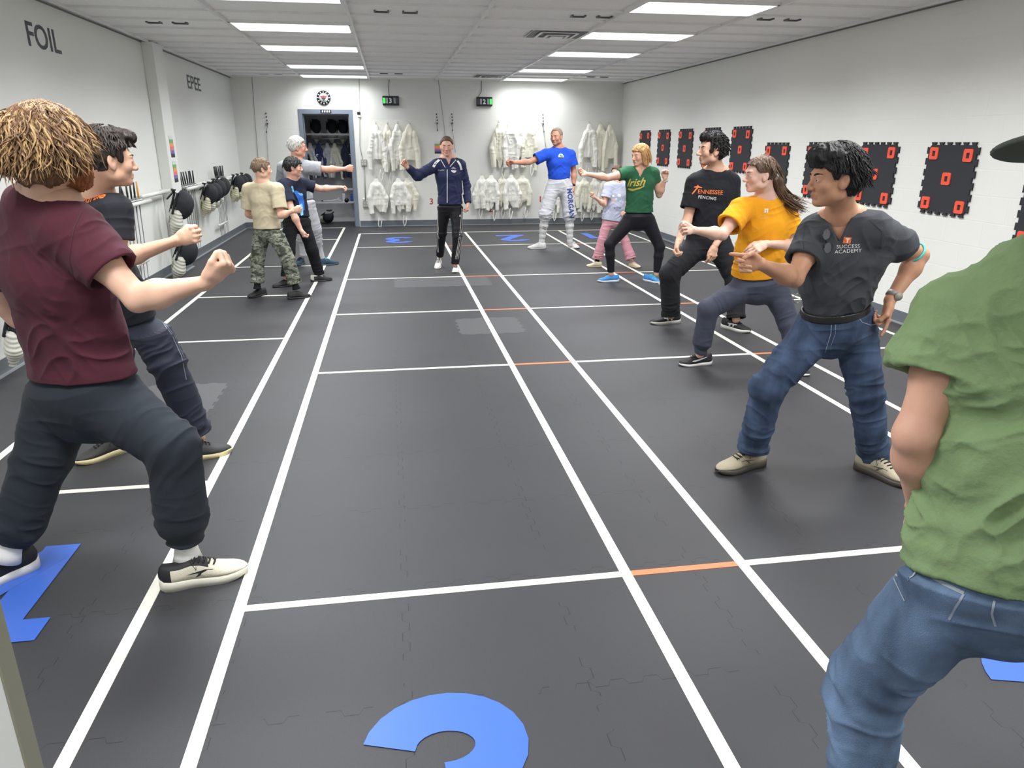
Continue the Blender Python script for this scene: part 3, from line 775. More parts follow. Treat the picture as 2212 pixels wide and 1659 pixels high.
class Person:
    """one figure; joints are world points. Builds body (one mesh) and clothes (children)"""
    def __init__(s, label, J, S=1.0, skin=(222, 178, 152), face=(0, -1, 0), hup=(0, 0, 1), near=False, group=None, bulk=1.0, jaw=1.0, nose=.8):
        s.J = {k: V3(v) for k, v in J.items()}; J = s.J; s.S = S; s.near = near; s.bulk = bulk
        s.root = empty('person', (J['P'][0], J['P'][1], 0), label, 'person', group)
        s.head = Head(J['H'], face, hup, S, jaw, nose)
        s.sv = unit((J['SB']-J['SA'])); s.hv = unit(J['HB']-J['HA']); s.skinc = skin
        s.vox = .0042 if near else .0058
    def arm(s, a, pose, sub=None):
        J, S = s.J, s.S; v = Vol(); sh, el, wr = J['S'+a], J['E'+a], J['W'+a]; b = s.bulk
        ax = unit(np.cross(el-sh, wr-el)) if np.linalg.norm(np.cross(unit(el-sh), unit(wr-el))) > .15 else s.sv
        st = lerp(sh, el, .12); mid = lerp(el, wr, .28)
        v.cone(st, lerp(sh, el, .45), .050*S*b, .047*S*b, ax, .02); v.cone(lerp(sh, el, .45), el, .047*S*b, .038*S*b, ax, .03)
        v.cone(el, mid, .038*S*b, .042*S*b, ax, .02); v.cone(mid, wr, (.041*S*b, .041*S*b), (.028*S, .021*S), ax, .03)
        v.ball(el+unit(el-lerp(sh, wr, .5))*.012*S, .024*S, .02)
        d, palm, curls, thumb, side = pose
        hand(v, wr, d, palm, curls, S, thumb, side)
        return v.surf(min(s.vox, .0036 if s.near else .0042))
    def body(s, poseA, poseB, lips=(.85, .6, .58), stubble=0, torso=True, legs=True, bare_feet=False, flush=.06, extra=None):
        J, S, b = s.J, s.S, s.bulk; parts = []
        v = Vol()
        lowneck = lerp(J['N'], J['C'], .3); h = s.head
        h.build(v)
        v.cone(h.P(0, -.030, -.03), J['N'], (.054*S, .056*S), (.060*S, .060*S), s.sv, .03)
        v.cone(J['N'], lowneck, (.070*S, .062*S), (.13*S, .075*S), s.sv, .05)
        for q in ('SA', 'SB'): v.cone(lerp(J['N'], h.c, .2), lerp(J['N'], J[q], .75), .042*S, .036*S, s.sv, .04)
        if extra: extra(v)
        parts.append(v.surf(.0032 if s.near else .0037))
        v = Vol()
        v.cone(J['N'], J['C'], (.12*S*b, .075*S), (.148*S*b, .098*S*b), s.sv, .04); v.cone(J['C'], J['W'], (.148*S*b, .098*S*b), (.125*S*b, .09*S*b), s.sv, .04)
        v.cone(J['W'], J['P'], (.125*S*b, .09*S*b), (.128*S*b, .09*S*b), s.hv, .05)
        v.cone(J['SA'], J['SB'], .046*S, .046*S, s.sv, .04)
        for q in 'AB':
            v.cone(J['H'+q], J['K'+q], (.055*S*b, .06*S*b), (.046*S*b, .048*S*b), s.hv, .03)
            v.cone(J['K'+q], lerp(J['K'+q], J['A'+q], .35), .050*S*b, .048*S*b, s.hv, .03); v.cone(lerp(J['K'+q], J['A'+q], .35), J['A'+q], .048*S*b, .033*S, s.hv, .03)
        parts.append(v.surf(.010))
        parts.append(s.arm('A', poseA)); parts.append(s.arm('B', poseB))
        s.trange = (len(parts[0][0]), len(parts[0][0])+len(parts[1][0]))
        V, F = join(parts)
        base = np.array(srgb(*s.skinc)[:3]); T = h.tint(V, base, lips, stubble, flush)
        if extra and hasattr(extra, 'tint'): T = extra.tint(V, T)
        SK = mat('skin', (222, 178, 152), 0.5, tint='tint', bump=(160, .04), spec=.35, var=(18, .05))
        if 'sss' not in SK:
            SK['sss'] = 1; bs = SK.node_tree.nodes['Principled BSDF']; bs.inputs['Subsurface Weight'].default_value = 0.12; bs.inputs['Subsurface Radius'].default_value = (.02, .008, .005); bs.inputs['Subsurface Scale'].default_value = .3
        o = qmesh('body', V, F, SK, s.root, T); s.bo = o
        s.skin = Skin(*parts[0]); s.arms = {'A': Skin(*parts[2]), 'B': Skin(*parts[3])}
        return o
    def shirt(s, m, name='tshirt', sleeve=.62, ease=.022, hem=(.19, .135), hem_at=None, waist=(.165, .12), chest=(.172, .118), neck='crew', long=False,
              wr=(.006, .0035), collar=None, seed=1, flare=1.0, sl_r=(.078, .074), tuck=False, sh_r=.062, belly=0, freq=1.0, skew=(0, 0, 0)):
        J, S, b = s.J, s.S, s.bulk; v = Vol(); sv, hv = s.sv, s.hv
        hemp = V3(hem_at) if hem_at is not None else J['P']
        sc2 = lambda t: (t[0]*S*b, t[1]*S*b)
        for q in 'AB':
            sh, el, wr_ = J['S'+q], J['E'+q], J['W'+q]
            if long:
                v.cone(sh, el, sl_r[0]*S*b, sl_r[1]*S*b*.86, sv, .035); v.cone(el, lerp(el, wr_, .97), sl_r[1]*S*b*.84, .043*S, sv, .03, capb=True)
                v.cone(lerp(el, wr_, .9), lerp(el, wr_, 1.0), .036*S, .036*S, sv, 0, op='sub', ext=.05) if 0 else None
            else:
                e_ = lerp(sh, el, sleeve); v.cone(lerp(sh, el, .02), e_, sl_r[0]*S*b, sl_r[1]*S*b*flare, sv, .035, capb=True)
        for q in 'AB':
            sh, el, wr_ = J['S'+q], J['E'+q], J['W'+q]
            if not long:
                e_ = lerp(sh, el, sleeve); d_ = unit(el-sh); r_ = sl_r[1]*S*b*flare-.010
                v.cone(e_-d_*.05, e_+d_*.02, r_*.9, r_, sv, 0, op='sub', ext=.06)
            else:
                e_ = lerp(el, wr_, .97); d_ = unit(wr_-el); v.cone(e_-d_*.03, e_+d_*.02, .034*S, .035*S, sv, 0, op='sub', ext=.02)
        v.cone(lerp(J['N'], J['C'], .28), J['C'], (chest[0]*.9*S*b, chest[1]*.78*S*b), sc2(chest), sv, .05)
        v.cone(J['C'], J['W'], sc2(chest), sc2(waist), unit(sv+hv), .05)
        dn = unit(hemp-J['W']); v.cone(J['W'], hemp, sc2(waist), sc2(hem), hv, .04, capb=True)
        if belly: fr = np.cross(hv, dn); v.ell(lerp(J['W'], hemp, .2)+fr*belly, np.array([hv, fr, dn]), (.10*S, .07*S, .12*S), .06)
        v.cone(J['SA'], J['SB'], sh_r*S*b, sh_r*S*b, sv, .05)
        for q in ('SA', 'SB'): v.cone(J['N']-V3(0, 0, .01), lerp(J['N'], J[q], .95), (.052*S, .052*S), (.055*S*b, .052*S*b), sv, .05)
        s.hemi = None
        if not tuck:
            v.cone(hemp-dn*.035, hemp+dn*.01, (hem[0]*S*b-.016, hem[1]*S*b-.016), (hem[0]*S*b-.013, hem[1]*S*b-.013), hv, 0, op='sub', ext=.03); s.hemi = (hemp, dn, hem[0]*S*b-.020, hem[1]*S*b-.020)
        # neckline
        h = s.head; fr = unit(np.cross(sv, J['N']-J['C'])); 
        if np.dot(fr, h.f) < 0 and abs(np.dot(fr, h.f)) > .3: fr = -fr
        fr = s.front if hasattr(s, 'front') else fr
        nb = J['N']; up = unit(J['N']-J['C'])
        if neck: v.cone(nb-up*.004+fr*.010, nb+up*.14, (.066*S, .066*S), (.11*S, .11*S), sv, .006, op='sub')
        if neck == 'v': v.cone(nb+fr*.085*S-up*.085*S, nb+fr*.05+up*.03, (.008*S, .05*S), (.064*S, .05*S), sv, .003, op='sub')
        if neck == 'open': v.cone(nb+fr*.085*S-up*.06*S, nb+fr*.05+up*.03, (.010*S, .05*S), (.045*S, .05*S), sv, .003, op='sub')
        V, F = v.surf(s.vox); V = relax(V, F, 1, .3); N = vnormals(V, F)
        a1, a2 = wr; fq = freq/S
        Q = V-J['P']
        diag = np.stack([Q@unit(sv+V3(0, 0, .5)), Q@np.cross(sv, V3(0, 0, 1)), Q@unit(V3(0, 0, 1)-.5*sv)], 1)
        w1 = noise(diag*np.array([4.5, 4.5, 9])*fq, seed)-.5; w2 = ridge(noise(diag*np.array([7, 7, 17])*fq + 2*noise(Q*5*fq, seed+9)[:, None], seed+1)); w3 = ridge(noise(diag*np.array([22, 16, 9])*fq, seed+5))
        lowz = np.clip(1.25-(Q[:, 2])/.45, .35, 1.3)
        disp = a1*1.6*w1*lowz + a2*(w2-.3)*lowz*1.3 + a2*.5*(w3-.3)
        for q in 'AB':                                             # folds round armpits and elbows
            sh, el, wr_ = J['S'+q], J['E'+q], J['W'+q]; d_ = unit(el-sh); t = (V-sh)@d_
            dist = np.linalg.norm(V-(sh+d_*.06), axis=1); disp += a2*1.2*np.exp(-(dist/.11)**2)*(ridge(noise(np.stack([t*28, Q@sv*6, Q[:, 1]*6], 1), seed+7))-.3)
            if long:
                dist = np.linalg.norm(V-el, axis=1); disp += a2*2.0*np.exp(-(dist/.12)**2)*(ridge(noise(np.stack([t*26, Q[:, 0]*5, Q[:, 2]*9], 1), seed+8))-.35)
        if not tuck: disp *= np.clip(-((V-hemp)@dn)/.05, .35, 1)
        V = V + N*disp[:, None]
        o = qmesh(name, V, F, m, s.root); s.sh = o; s.shs = Skin(V, F)
        if collar:                                                 # knitted neckband
            pass
        return o
    def pants(s, m, name='trousers', thigh=(.098, .105), knee=.078, hemr=.066, top=None, length=.96, cuff=False, wr=(.005, .004), seat=(.172, .125), seed=3, crotch=0.0, flare=None, tops=None, kneewr=1.0, calf=None):
        J, S, b = s.J, s.S, s.bulk; v = Vol(); hv = s.hv
        T_ = V3(top) if top is not None else lerp(J['W'], J['P'], .55)
        hc = lerp(J['HA'], J['HB'], .5)
        tp = tops or (seat[0]*.9, seat[1]*.92)
        v.cone(T_, J['P'], (tp[0]*S*b, tp[1]*S*b), (seat[0]*S*b, seat[1]*S*b), hv, .03, capa=True)
        v.cone(J['P'], hc-V3(0, 0, .02), (seat[0]*S*b, seat[1]*S*b), (seat[0]*.93*S*b, seat[1]*.9*S*b), hv, .04)
        for q in 'AB':
            h_, k_, a_ = J['H'+q], J['K'+q], J['A'+q]; hm = lerp(k_, a_, length)
            v.cone(h_, k_, (thigh[0]*S*b, thigh[1]*S*b), (knee*S*b, knee*S*b*1.04), hv, .03)
            if calf: mid = lerp(k_, a_, .35); v.cone(k_, mid, knee*S*b, calf*S*b, hv, .03); v.cone(mid, hm, calf*S*b, hemr*S*b, hv, .02, capb=True)
            elif cuff:
                c0 = lerp(k_, a_, length-.24); v.cone(k_, c0, (knee*S*b, knee*S*b), ((hemr+.012)*S*b, (hemr+.012)*S*b), hv, .03); v.cone(c0, hm, hemr*.86*S*b, hemr*.74*S*b, hv, .012, capb=True)
            else: v.cone(k_, hm, knee*S*b, (flare or hemr)*S*b, hv, .02, capb=True)
            d_ = unit(a_-k_)
            if not cuff and not calf: r_ = (flare or hemr)*S*b-.008; v.cone(hm-d_*.03, hm+d_*.02, r_, r_, hv, 0, op='sub', ext=.02)
        V, F = v.surf(s.vox*1.08); V = relax(V, F, 1, .3); N = vnormals(V, F); a1, a2 = wr; disp = np.zeros(len(V)); Q = V-J['P']
        disp += a1*1.3*(noise(Q*np.array([6, 6, 7])/S, seed)-.5)
        dh = np.linalg.norm(V-hc, axis=1); fan = ridge(noise(np.stack([Q[:, 0]*5, Q[:, 1]*5, Q[:, 2]*22], 1)+1.5*noise(Q*6, seed+4)[:, None], seed+2))
        disp += a2*(fan-.35)*np.exp(-(dh/.19)**2)*1.2
        for q in 'AB':
            h_, k_, a_ = J['H'+q], J['K'+q], J['A'+q]
            for base_, d_, wdt, f_, g in ((k_, unit(lerp(a_, k_, 1)-h_), .11, 27, 1.3*kneewr), (lerp(k_, a_, length-.06), unit(a_-k_), .14, 30, 1.4), (lerp(h_, k_, .5), unit(k_-h_), .2, 16, .5)):
                t = (V-base_)@d_; dist = np.linalg.norm(V-base_, axis=1)
                n = ridge(noise(np.stack([t*f_, Q[:, 0]*7+t*4, Q[:, 1]*7], 1)+.8*noise(Q*9, seed+6)[:, None], seed+8))
                disp += a2*g*(n-.35)*np.exp(-(dist/wdt/S)**2)*1.3
        V = V+N*disp[:, None]
        if getattr(s, 'hemi', None):                               # the trousers stay inside an untucked hem
            hp_, dn_, rs_, rf_ = s.hemi; up_ = (V-hp_)@dn_; sdv = unit(hv-dn_*np.dot(hv, dn_)); frv = np.cross(dn_, sdv); w_ = V-hp_
            a_, b_ = w_@sdv/rs_, w_@frv/rf_; r_ = np.sqrt(a_*a_+b_*b_); lim = 1+np.clip(up_-.004, 0, 1)*6
            k = np.where(r_ > lim, lim/np.maximum(r_, 1e-6), 1.0); k = np.where(up_ < .06, k, 1.0)
            V = V + ((k-1)*(w_@sdv))[:, None]*sdv + ((k-1)*(w_@frv))[:, None]*frv
            me = s.bo.data; B = np.empty(len(me.vertices)*3, np.float32); me.vertices.foreach_get('co', B); B = B.reshape(-1, 3).astype(float)   # and so does the body
            t0, t1 = s.trange; W_ = B[t0:t1]; up_ = (W_-hp_)@dn_; w_ = W_-hp_; a_, b_ = w_@sdv/(rs_-.018), w_@frv/(rf_-.018); r_ = np.sqrt(a_*a_+b_*b_)
            k = np.where((up_ < .07) & (r_ > 1) & (up_ > -.16), 1/np.maximum(r_, 1e-6), 1.0)
            B[t0:t1] = W_ + ((k-1)*(w_@sdv))[:, None]*sdv + ((k-1)*(w_@frv))[:, None]*frv; me.vertices.foreach_set('co', B.astype(np.float32).ravel()); me.update()
        o = qmesh(name, V, F, m, s.root); s.pn = o; s.pns = Skin(V, F); return o
    def sock(s, a, col, up=.16, r=.036, name='sock', m=None):
        J, S = s.J, s.S; k_, a_ = J['K'+a], J['A'+a]; d_ = unit(k_-a_); mb = MB()
        pts = [a_-d_*.05*S, a_-d_*.02*S, a_, a_+d_*up*.5, a_+d_*up]
        mb.tube(pts, [(r+.012)*S, (r+.004)*S, r*S, (r+.002)*S, (r+.006)*S], 20)
        return mb.obj(name, m or mat('sock_%d_%d_%d' % col, col, .9, bump=(500, .2)), s.root)
    def hair(s, V, F, m, name='hair', lk=None):
        mats = m
        if lk is not None and lk.v:
            me_v = np.array(lk.v); base = len(V)
            me = bpy.data.meshes.new(name)
            me.from_pydata(V.tolist()+me_v.tolist(), [], [tuple(f) for f in F.tolist()]+[tuple(i+base for i in f) for f in lk.f])
            me.polygons.foreach_set('use_smooth', [True]*len(me.polygons)); me.materials.append(m)
            if hasattr(lk, 'altm'): me.materials.append(lk.altm); me.polygons.foreach_set('material_index', [0]*len(F)+lk.mi)
            me.update()
            return link(name, me, None, s.root)
        return qmesh(name, V, F, m, s.root)
def hair_mat(name, col, var=.35, scale=90, rough=.58):
    return mat(name, col, rough, bump=(scale*1.6, .6), var=(scale, var), spec=.4, stretch=(1, 1, .22))
LINE = [(-.12, -.075), (-.05, -.060), (-.025, -.035), (-.02, .026), (.012, .030), (.016, -.004), (.036, -.004), (.046, .030), (.062, .066), (.11, .078)]
def wrist_dir(J, a): return unit(J['W'+a]-J['E'+a])
def R_up(): return V3(0, 0, 1)
# ------------------------------------------------------------------ the people
def AT(D): return {k: (at(*v) if isinstance(v, tuple) else V3(v)) for k, v in D.items()}
def _front(p, sgn=None):
    f = np.cross(p.sv, V3(0, 0, 1)); return unit(f)
import os, time
_T0 = time.time()
def want(k): return True
def chk(n, J):
    if os.environ.get('CHK'):
        d = lambda a, b: round(float(np.linalg.norm(V3(J[a])-V3(J[b]))), 2)
        print('PERSON', n, 'upA', d('SA', 'EA'), 'foA', d('EA', 'WA'), 'upB', d('SB', 'EB'), 'foB', d('EB', 'WB'), 'thA', d('HA', 'KA'), 'shA', d('KA', 'AA'), 'thB', d('HB', 'KB'), 'shB', d('KB', 'AB'), 'sh', d('SA', 'SB'), 'hp', d('HA', 'HB'), 'NP', d('N', 'P'), 'HN', d('H', 'N'), 'ankleZ', round(float(J['AA'][2]), 2), round(float(J['AB'][2]), 2), 't', round(time.time()-_T0, 1), flush=True)

GINGER = hair_mat('ginger_hair', (108, 78, 52), .5, 70); BEARD = hair_mat('ginger_beard', (138, 80, 42), .4, 120)
BLACKH = hair_mat('black_hair', (28, 26, 26), .3, 90, .5); DARKH = hair_mat('dark_brown_hair', (46, 38, 33), .35, 90)
BROWNH = hair_mat('brown_hair', (92, 68, 52), .35, 90, .5); SANDY = hair_mat('sandy_hair', (118, 98, 78), .35, 90)
GREYH = hair_mat('white_grey_hair', (200, 198, 192), .15, 90); BLONDE = hair_mat('strawberry_blonde_hair', (186, 142, 92), .35, 70)
SHORTG = hair_mat('short_grey_hair', (150, 132, 116), .3, 200)
JOG = cloth('charcoal_jersey', (40, 45, 52), var=(10, .08)); BLK = cloth('black_cotton', (30, 31, 35))
DENIM = mat('blue_denim', (64, 78, 102), .85, bump=(700, .35), var=(9, .5), spec=.2, stretch=(1.3, 1.3, .6))
DENIML = mat('faded_blue_denim', (96, 116, 142), .85, bump=(500, .4), var=(8, .4), spec=.2, stretch=(1.3, 1.3, .6))
WHITEP = mat('white_print', (225, 225, 222), .6); ORANGEP = mat('orange_print', (226, 112, 44), .6)

# ---- 1: man in maroon shirt, back to camera
def person1():
    J = AT(dict(H=(110, 325, 2.60), N=(108, 424, 2.66), SA=(2, 498, 2.86), SB=(160, 504, 2.60), C=(118, 590, 2.74), W=(155, 700, 2.78), P=(180, 835, 2.78),
                EA=(15, 660, 3.0), WA=(110, 735, 3.1), EB=(298, 645, 2.52), WB=(447, 610, 2.50),
                HA=(130, 865, 2.86), HB=(235, 868, 2.74), KA=(92, 995, 2.80), AA=(22, 1182, 2.72), KB=(372, 965, 2.62), AB=(402, 1182, 2.61)))
    chk(1, J)
    p = Person('man in maroon t-shirt with bushy ginger hair and beard, back to camera, fist forward', J, 1.05, (212, 170, 146), (.74, .66, -.05), near=True, bulk=1.04, group='fencing class pupils')
    p.front = V3(.35, .94, 0); p.head.S = .95
    p.body((unit(V3(.8, .3, -.2)), V3(0, 0, -1), SOFT, 'top', -1), (unit(at(497, 572, 2.50)-J['WB']), V3(-.25, .45, .85), FIST, 'wrap', 1))
    p.shirt(cloth('maroon_cotton', (76, 35, 46), var=(10, .08)), sleeve=.60, hem=(.195, .135), hem_at=at(178, 805, 2.78), waist=(.178, .128), chest=(.19, .128), wr=(.008, .009), sl_r=(.086, .083), sh_r=.07)
    p.pants(JOG, 'joggers', thigh=(.108, .118), knee=.088, hemr=.074, length=.95, cuff=True, wr=(.007, .009), seat=(.185, .14), kneewr=1.3)
    h = p.head
    def ex(v):
        h.E(v, 0, -.045, .0, .10, .085, .10); h.E(v, 0, -.05, -.055, .085, .06, .05); h.E(v, -.075, -.005, -.02, .035, .06, .07); h.E(v, .075, -.005, -.02, .035, .06, .07)
    LN = [(-.16, -.125), (-.06, -.115), (-.0, -.085), (.03, -.06), (.05, -.02), (.075, .035), (.12, .06)]
    V, F = hair_shell(h, LN, .018, .016, 2, .005, ex, 30)
    m = MB(); m.alt = .5; m.altm = hair_mat('light_ginger_hair', (166, 134, 92), .4, 80)
    locks(m, h, 2100, 4, (.108, .128, .115), .10, .0041, .42, .085, -.085, zf=.03, zs=-.09, mess=.30, segs=9)
    locks(m, h, 1500, 6, (.112, .132, .119), .085, .0022, .5, .085, -.10, zf=.03, zs=-.09, mess=.34)
    locks(m, h, 500, 5, (.102, .122, .112), .09, .0050, .6, .085, -.12, 1.2, zf=.03, zs=-.10, mess=.3, segs=9)
    p.hair(V, F, GINGER, lk=m)
    v = Vol(); h.E(v, 0, .056, -.072, .058, .052, .044, .02); h.E(v, 0, .078, -.090, .040, .034, .040, .02); h.E(v, -.052, .025, -.045, .018, .032, .04); h.E(v, .052, .025, -.045, .018, .032, .04)
    h.E(v, 0, .092, -.045, .04, .02, .012, .01)
    V, F = v.surf(.005); N = vnormals(V, F); V = V+N*((ridge(noise(h.loc(V)*np.array([60, 60, 30]), 3))-.3)*.012)[:, None]
    p.hair(V, F, BEARD, 'beard'); p.head.extras(p.root, p.skin, GINGER, (90, 110, 120))
    for a in 'AB': p.sock(a, (225, 223, 218), .10, .040)
    fl = lambda x, y: at(x, y, 2.6)
    shoe(p.root, (-.945, 2.545), (-.62, 2.625), L=.318, up_c=(212, 206, 186), sole_c=(226, 222, 206), lace_c=(28, 28, 30), sole_h=.036, heel_c=(26, 26, 28), swoosh=((40, 42, 44), 'wedge'))
    shoe(p.root, (-1.475, 2.80), (-1.66, 2.62), L=.318, up_c=(26, 26, 28), sole_c=(226, 222, 210), sole_h=.036)
    # shoulder and hem seams
    sm = mat('maroon_seam', (66, 28, 38), .8); m = MB()
    ribbon(m, p.shs, [(176, 455), (158, 500), (150, 560), (160, 604)], .0025); m.obj('seam', sm, p.sh)
    return p
# ---- 2: young man in black shirt behind
def person2():
    J = AT(dict(H=(236, 348, 3.70), N=(212, 432, 3.78), SA=(128, 460, 4.0), SB=(246, 455, 3.70), C=(195, 520, 3.85), W=(235, 600, 3.88), P=(275, 668, 3.90),
                EA=(120, 560, 4.2), WA=(190, 600, 4.3), EB=(256, 562, 3.66), WB=(384, 519, 3.62),
                HA=(245, 682, 3.97), HB=(305, 682, 3.84), KA=(245, 800, 3.98), AA=(226, 948, 3.95), KB=(362, 785, 3.80), AB=(430, 945, 3.86)))
    chk(2, J)
    p = Person('young man with dark quiff in black shirt, behind the maroon-shirted man', J, 1.0, (216, 172, 146), (.85, .52, -.03), near=True, group='fencing class pupils')
    p.front = V3(.6, .8, 0)
    p.body((V3(1, 0, 0), V3(0, 0, -1), SOFT, 'top', -1), (unit(at(424, 505, 3.60)-J['WB']), V3(-.1, .85, -.1), FIST, 'wrap', 1))
    bl = cloth('washed_black_cotton', (38, 40, 46))
    p.shirt(bl, sleeve=.60, hem=(.18, .13), hem_at=at(270, 690, 3.9), wr=(.006, .006), sl_r=(.078, .078))
    m = MB(); vs, fs = text_polys('with the', .05, bold=.0012, align='CENTER', shear=.2)
    v, f = lay(p.shs, vs, fs, 196, 436, (1, 0, -.12), (0, 0, 1)); m.add(v, f)
    lay_poly(m, p.shs, [(-.03, 0), (.02, .006), (.02, -.006), (-.02, -.014)], 203, 456, (1, 0, -.1), (0, 0, 1)); m.obj('back_print', ORANGEP, p.sh)
    p.pants(cloth('navy_ripstop', (46, 50, 64), .6), 'track_trousers', thigh=(.098, .11), knee=.088, hemr=.078, length=.93, wr=(.007, .011), kneewr=1.6)
    m = MB()
    ribbon(m, p.pns, [(345, 688), (370, 722), (392, 770), (402, 820)], .006); ribbon(m, p.pns, [(352, 692), (377, 726), (397, 772)], .004); m.obj('side_piping', mat('grey_piping', (120, 124, 136), .6), p.pn)
    h = p.head
    def ex(v): h.E(v, 0, .060, .108, .062, .062, .034, .02); h.E(v, 0, .0, .112, .066, .09, .03, .02)
    LN = [(-.12, -.035), (-.05, -.045), (-.022, -.030), (-.018, .020), (.012, .026), (.016, -.002), (.036, .0), (.046, .04), (.062, .066), (.13, .075)]
    V, F = hair_shell(h, LN, .009, .006, 3, .0045, ex, 60)
    m = MB(); locks(m, h, 420, 7, (.078, .125, .125), .06, .0042, .35, .14, .075, .3)
    p.hair(V, F, DARKH, lk=m); h.extras(p.root, p.skin, DARKH)
    shoe(p.root, (-1.215, 3.74), (-.96, 3.85), L=.30, up_c=(52, 54, 56), sole_c=(222, 208, 160), lace_c=(20, 20, 22), sole_h=.03)
    shoe(p.root, (-1.49, 3.98), (-1.70, 3.80), L=.30, up_c=(60, 60, 58), sole_c=(226, 212, 166), sole_h=.034)
    return p
# ---- 4: boy in tan shirt and camouflage trousers
def camo():
    m = mat('camouflage_cotton', (104, 108, 92), .85, bump=(600, .2)); N, L, b = nodes_of(m)
    tc = N.new('ShaderNodeTexCoord'); mp = N.new('ShaderNodeMapping'); mp.inputs['Scale'].default_value = (1, 1, 2.2); L.new(tc.outputs['Object'], mp.inputs[0])
    n = N.new('ShaderNodeTexNoise'); n.inputs['Scale'].default_value = 13; n.inputs['Detail'].default_value = 2; L.new(mp.outputs[0], n.inputs['Vector'])
    r = N.new('ShaderNodeValToRGB'); r.color_ramp.interpolation = 'CONSTANT'; e = r.color_ramp.elements
    e[0].color = srgb(58, 62, 54); e[1].position = .44; e[1].color = srgb(98, 106, 88)
    for pz, c in ((.50, (134, 136, 122)), (.57, (84, 92, 78)), (.64, (150, 148, 134))): k = e.new(pz); k.color = srgb(*c)
    L.new(n.outputs['Fac'], r.inputs[0]); L.new(r.outputs[0], b.inputs['Base Color']); return m
def person4():
    J = AT(dict(H=(566, 366, 8.08), N=(567, 397, 8.12), SA=(538, 410, 8.25), SB=(599, 410, 8.02), C=(570, 430, 8.14), W=(573, 462, 8.15), P=(578, 492, 8.15),
                EA=(536, 462, 8.3), WA=(556, 470, 8.42), EB=(607, 465, 7.95), WB=(633, 456, 7.92),
                HA=(566, 500, 8.2), HB=(592, 500, 8.1), KA=(556, 557, 8.22), AA=(556, 616, 8.17), KB=(622, 560, 8.03), AB=(638, 616, 8.05)))
    chk(4, J)
    p = Person('boy in plain tan t-shirt and camouflage trousers, seen from behind on the left', J, .86, (224, 178, 154), (.93, .36, -.02), group='fencing class pupils'); p.front = V3(.5, .85, 0)
    p.body((V3(.8, .4, 0), V3(0, 0, -1), SOFT, 'top', -1), (V3(1, 0, .15), V3(0, .9, .3), FIST, 'wrap', 1))
    p.shirt(cloth('tan_cotton', (196, 184, 156)), sleeve=.75, hem=(.185, .135), hem_at=at(577, 493, 8.15), waist=(.17, .125), sl_r=(.078, .088), wr=(.007, .0038))
    p.pants(camo(), 'camouflage_trousers', thigh=(.10, .11), knee=.085, hemr=.082, length=.90, wr=(.006, .009))
    h = p.head; LN = [(-.12, -.05), (-.05, -.05), (-.022, -.030), (-.018, .020), (.012, .026), (.016, .0), (.036, .0), (.046, .04), (.062, .062), (.13, .07)]
    V, F = hair_shell(h, LN, .010, .005, 5, .005); m = MB(); locks(m, h, 160, 9, (.084, .106, .104), .05, .004, .3, .14, .03, .7); p.hair(V, F, SANDY, lk=m); h.extras(p.root, p.skin, SANDY)
    for a in 'AB':
        o = p.sock(a, (26, 26, 28), .13, .040); 
    wm = MB()
    for a in 'AB':
        wm = MB(); k_, a_ = J['K'+a], J['A'+a]; d_ = unit(k_-a_); s1 = unit(np.cross(d_, V3(0, 1, 0))); f1 = np.cross(s1, d_)
        for zz in (.02, .05, .08, .105):
            for q in range(8):
                an = q*.785+zz*20; c = a_+d_*zz+(s1*math.cos(an)+f1*math.sin(an))*.0365; t = (-s1*math.sin(an)+f1*math.cos(an))*.008
                wm.add([c-t-d_*.003, c+t+d_*.001, c+t+d_*.006, c-t+d_*.002], [(0, 1, 2, 3)])
        wm.obj('sock_pattern', WHITEP, p.root)
    shoe(p.root, (-1.17, 7.98), (-.91, 8.10), L=.255, up_c=(24, 24, 26), sole_c=(30, 30, 32), sole_h=.024); shoe(p.root, (-1.44, 8.30), (-1.62, 8.08), L=.255, up_c=(24, 24, 26), sole_c=(32, 32, 32), sole_h=.024)
    return p
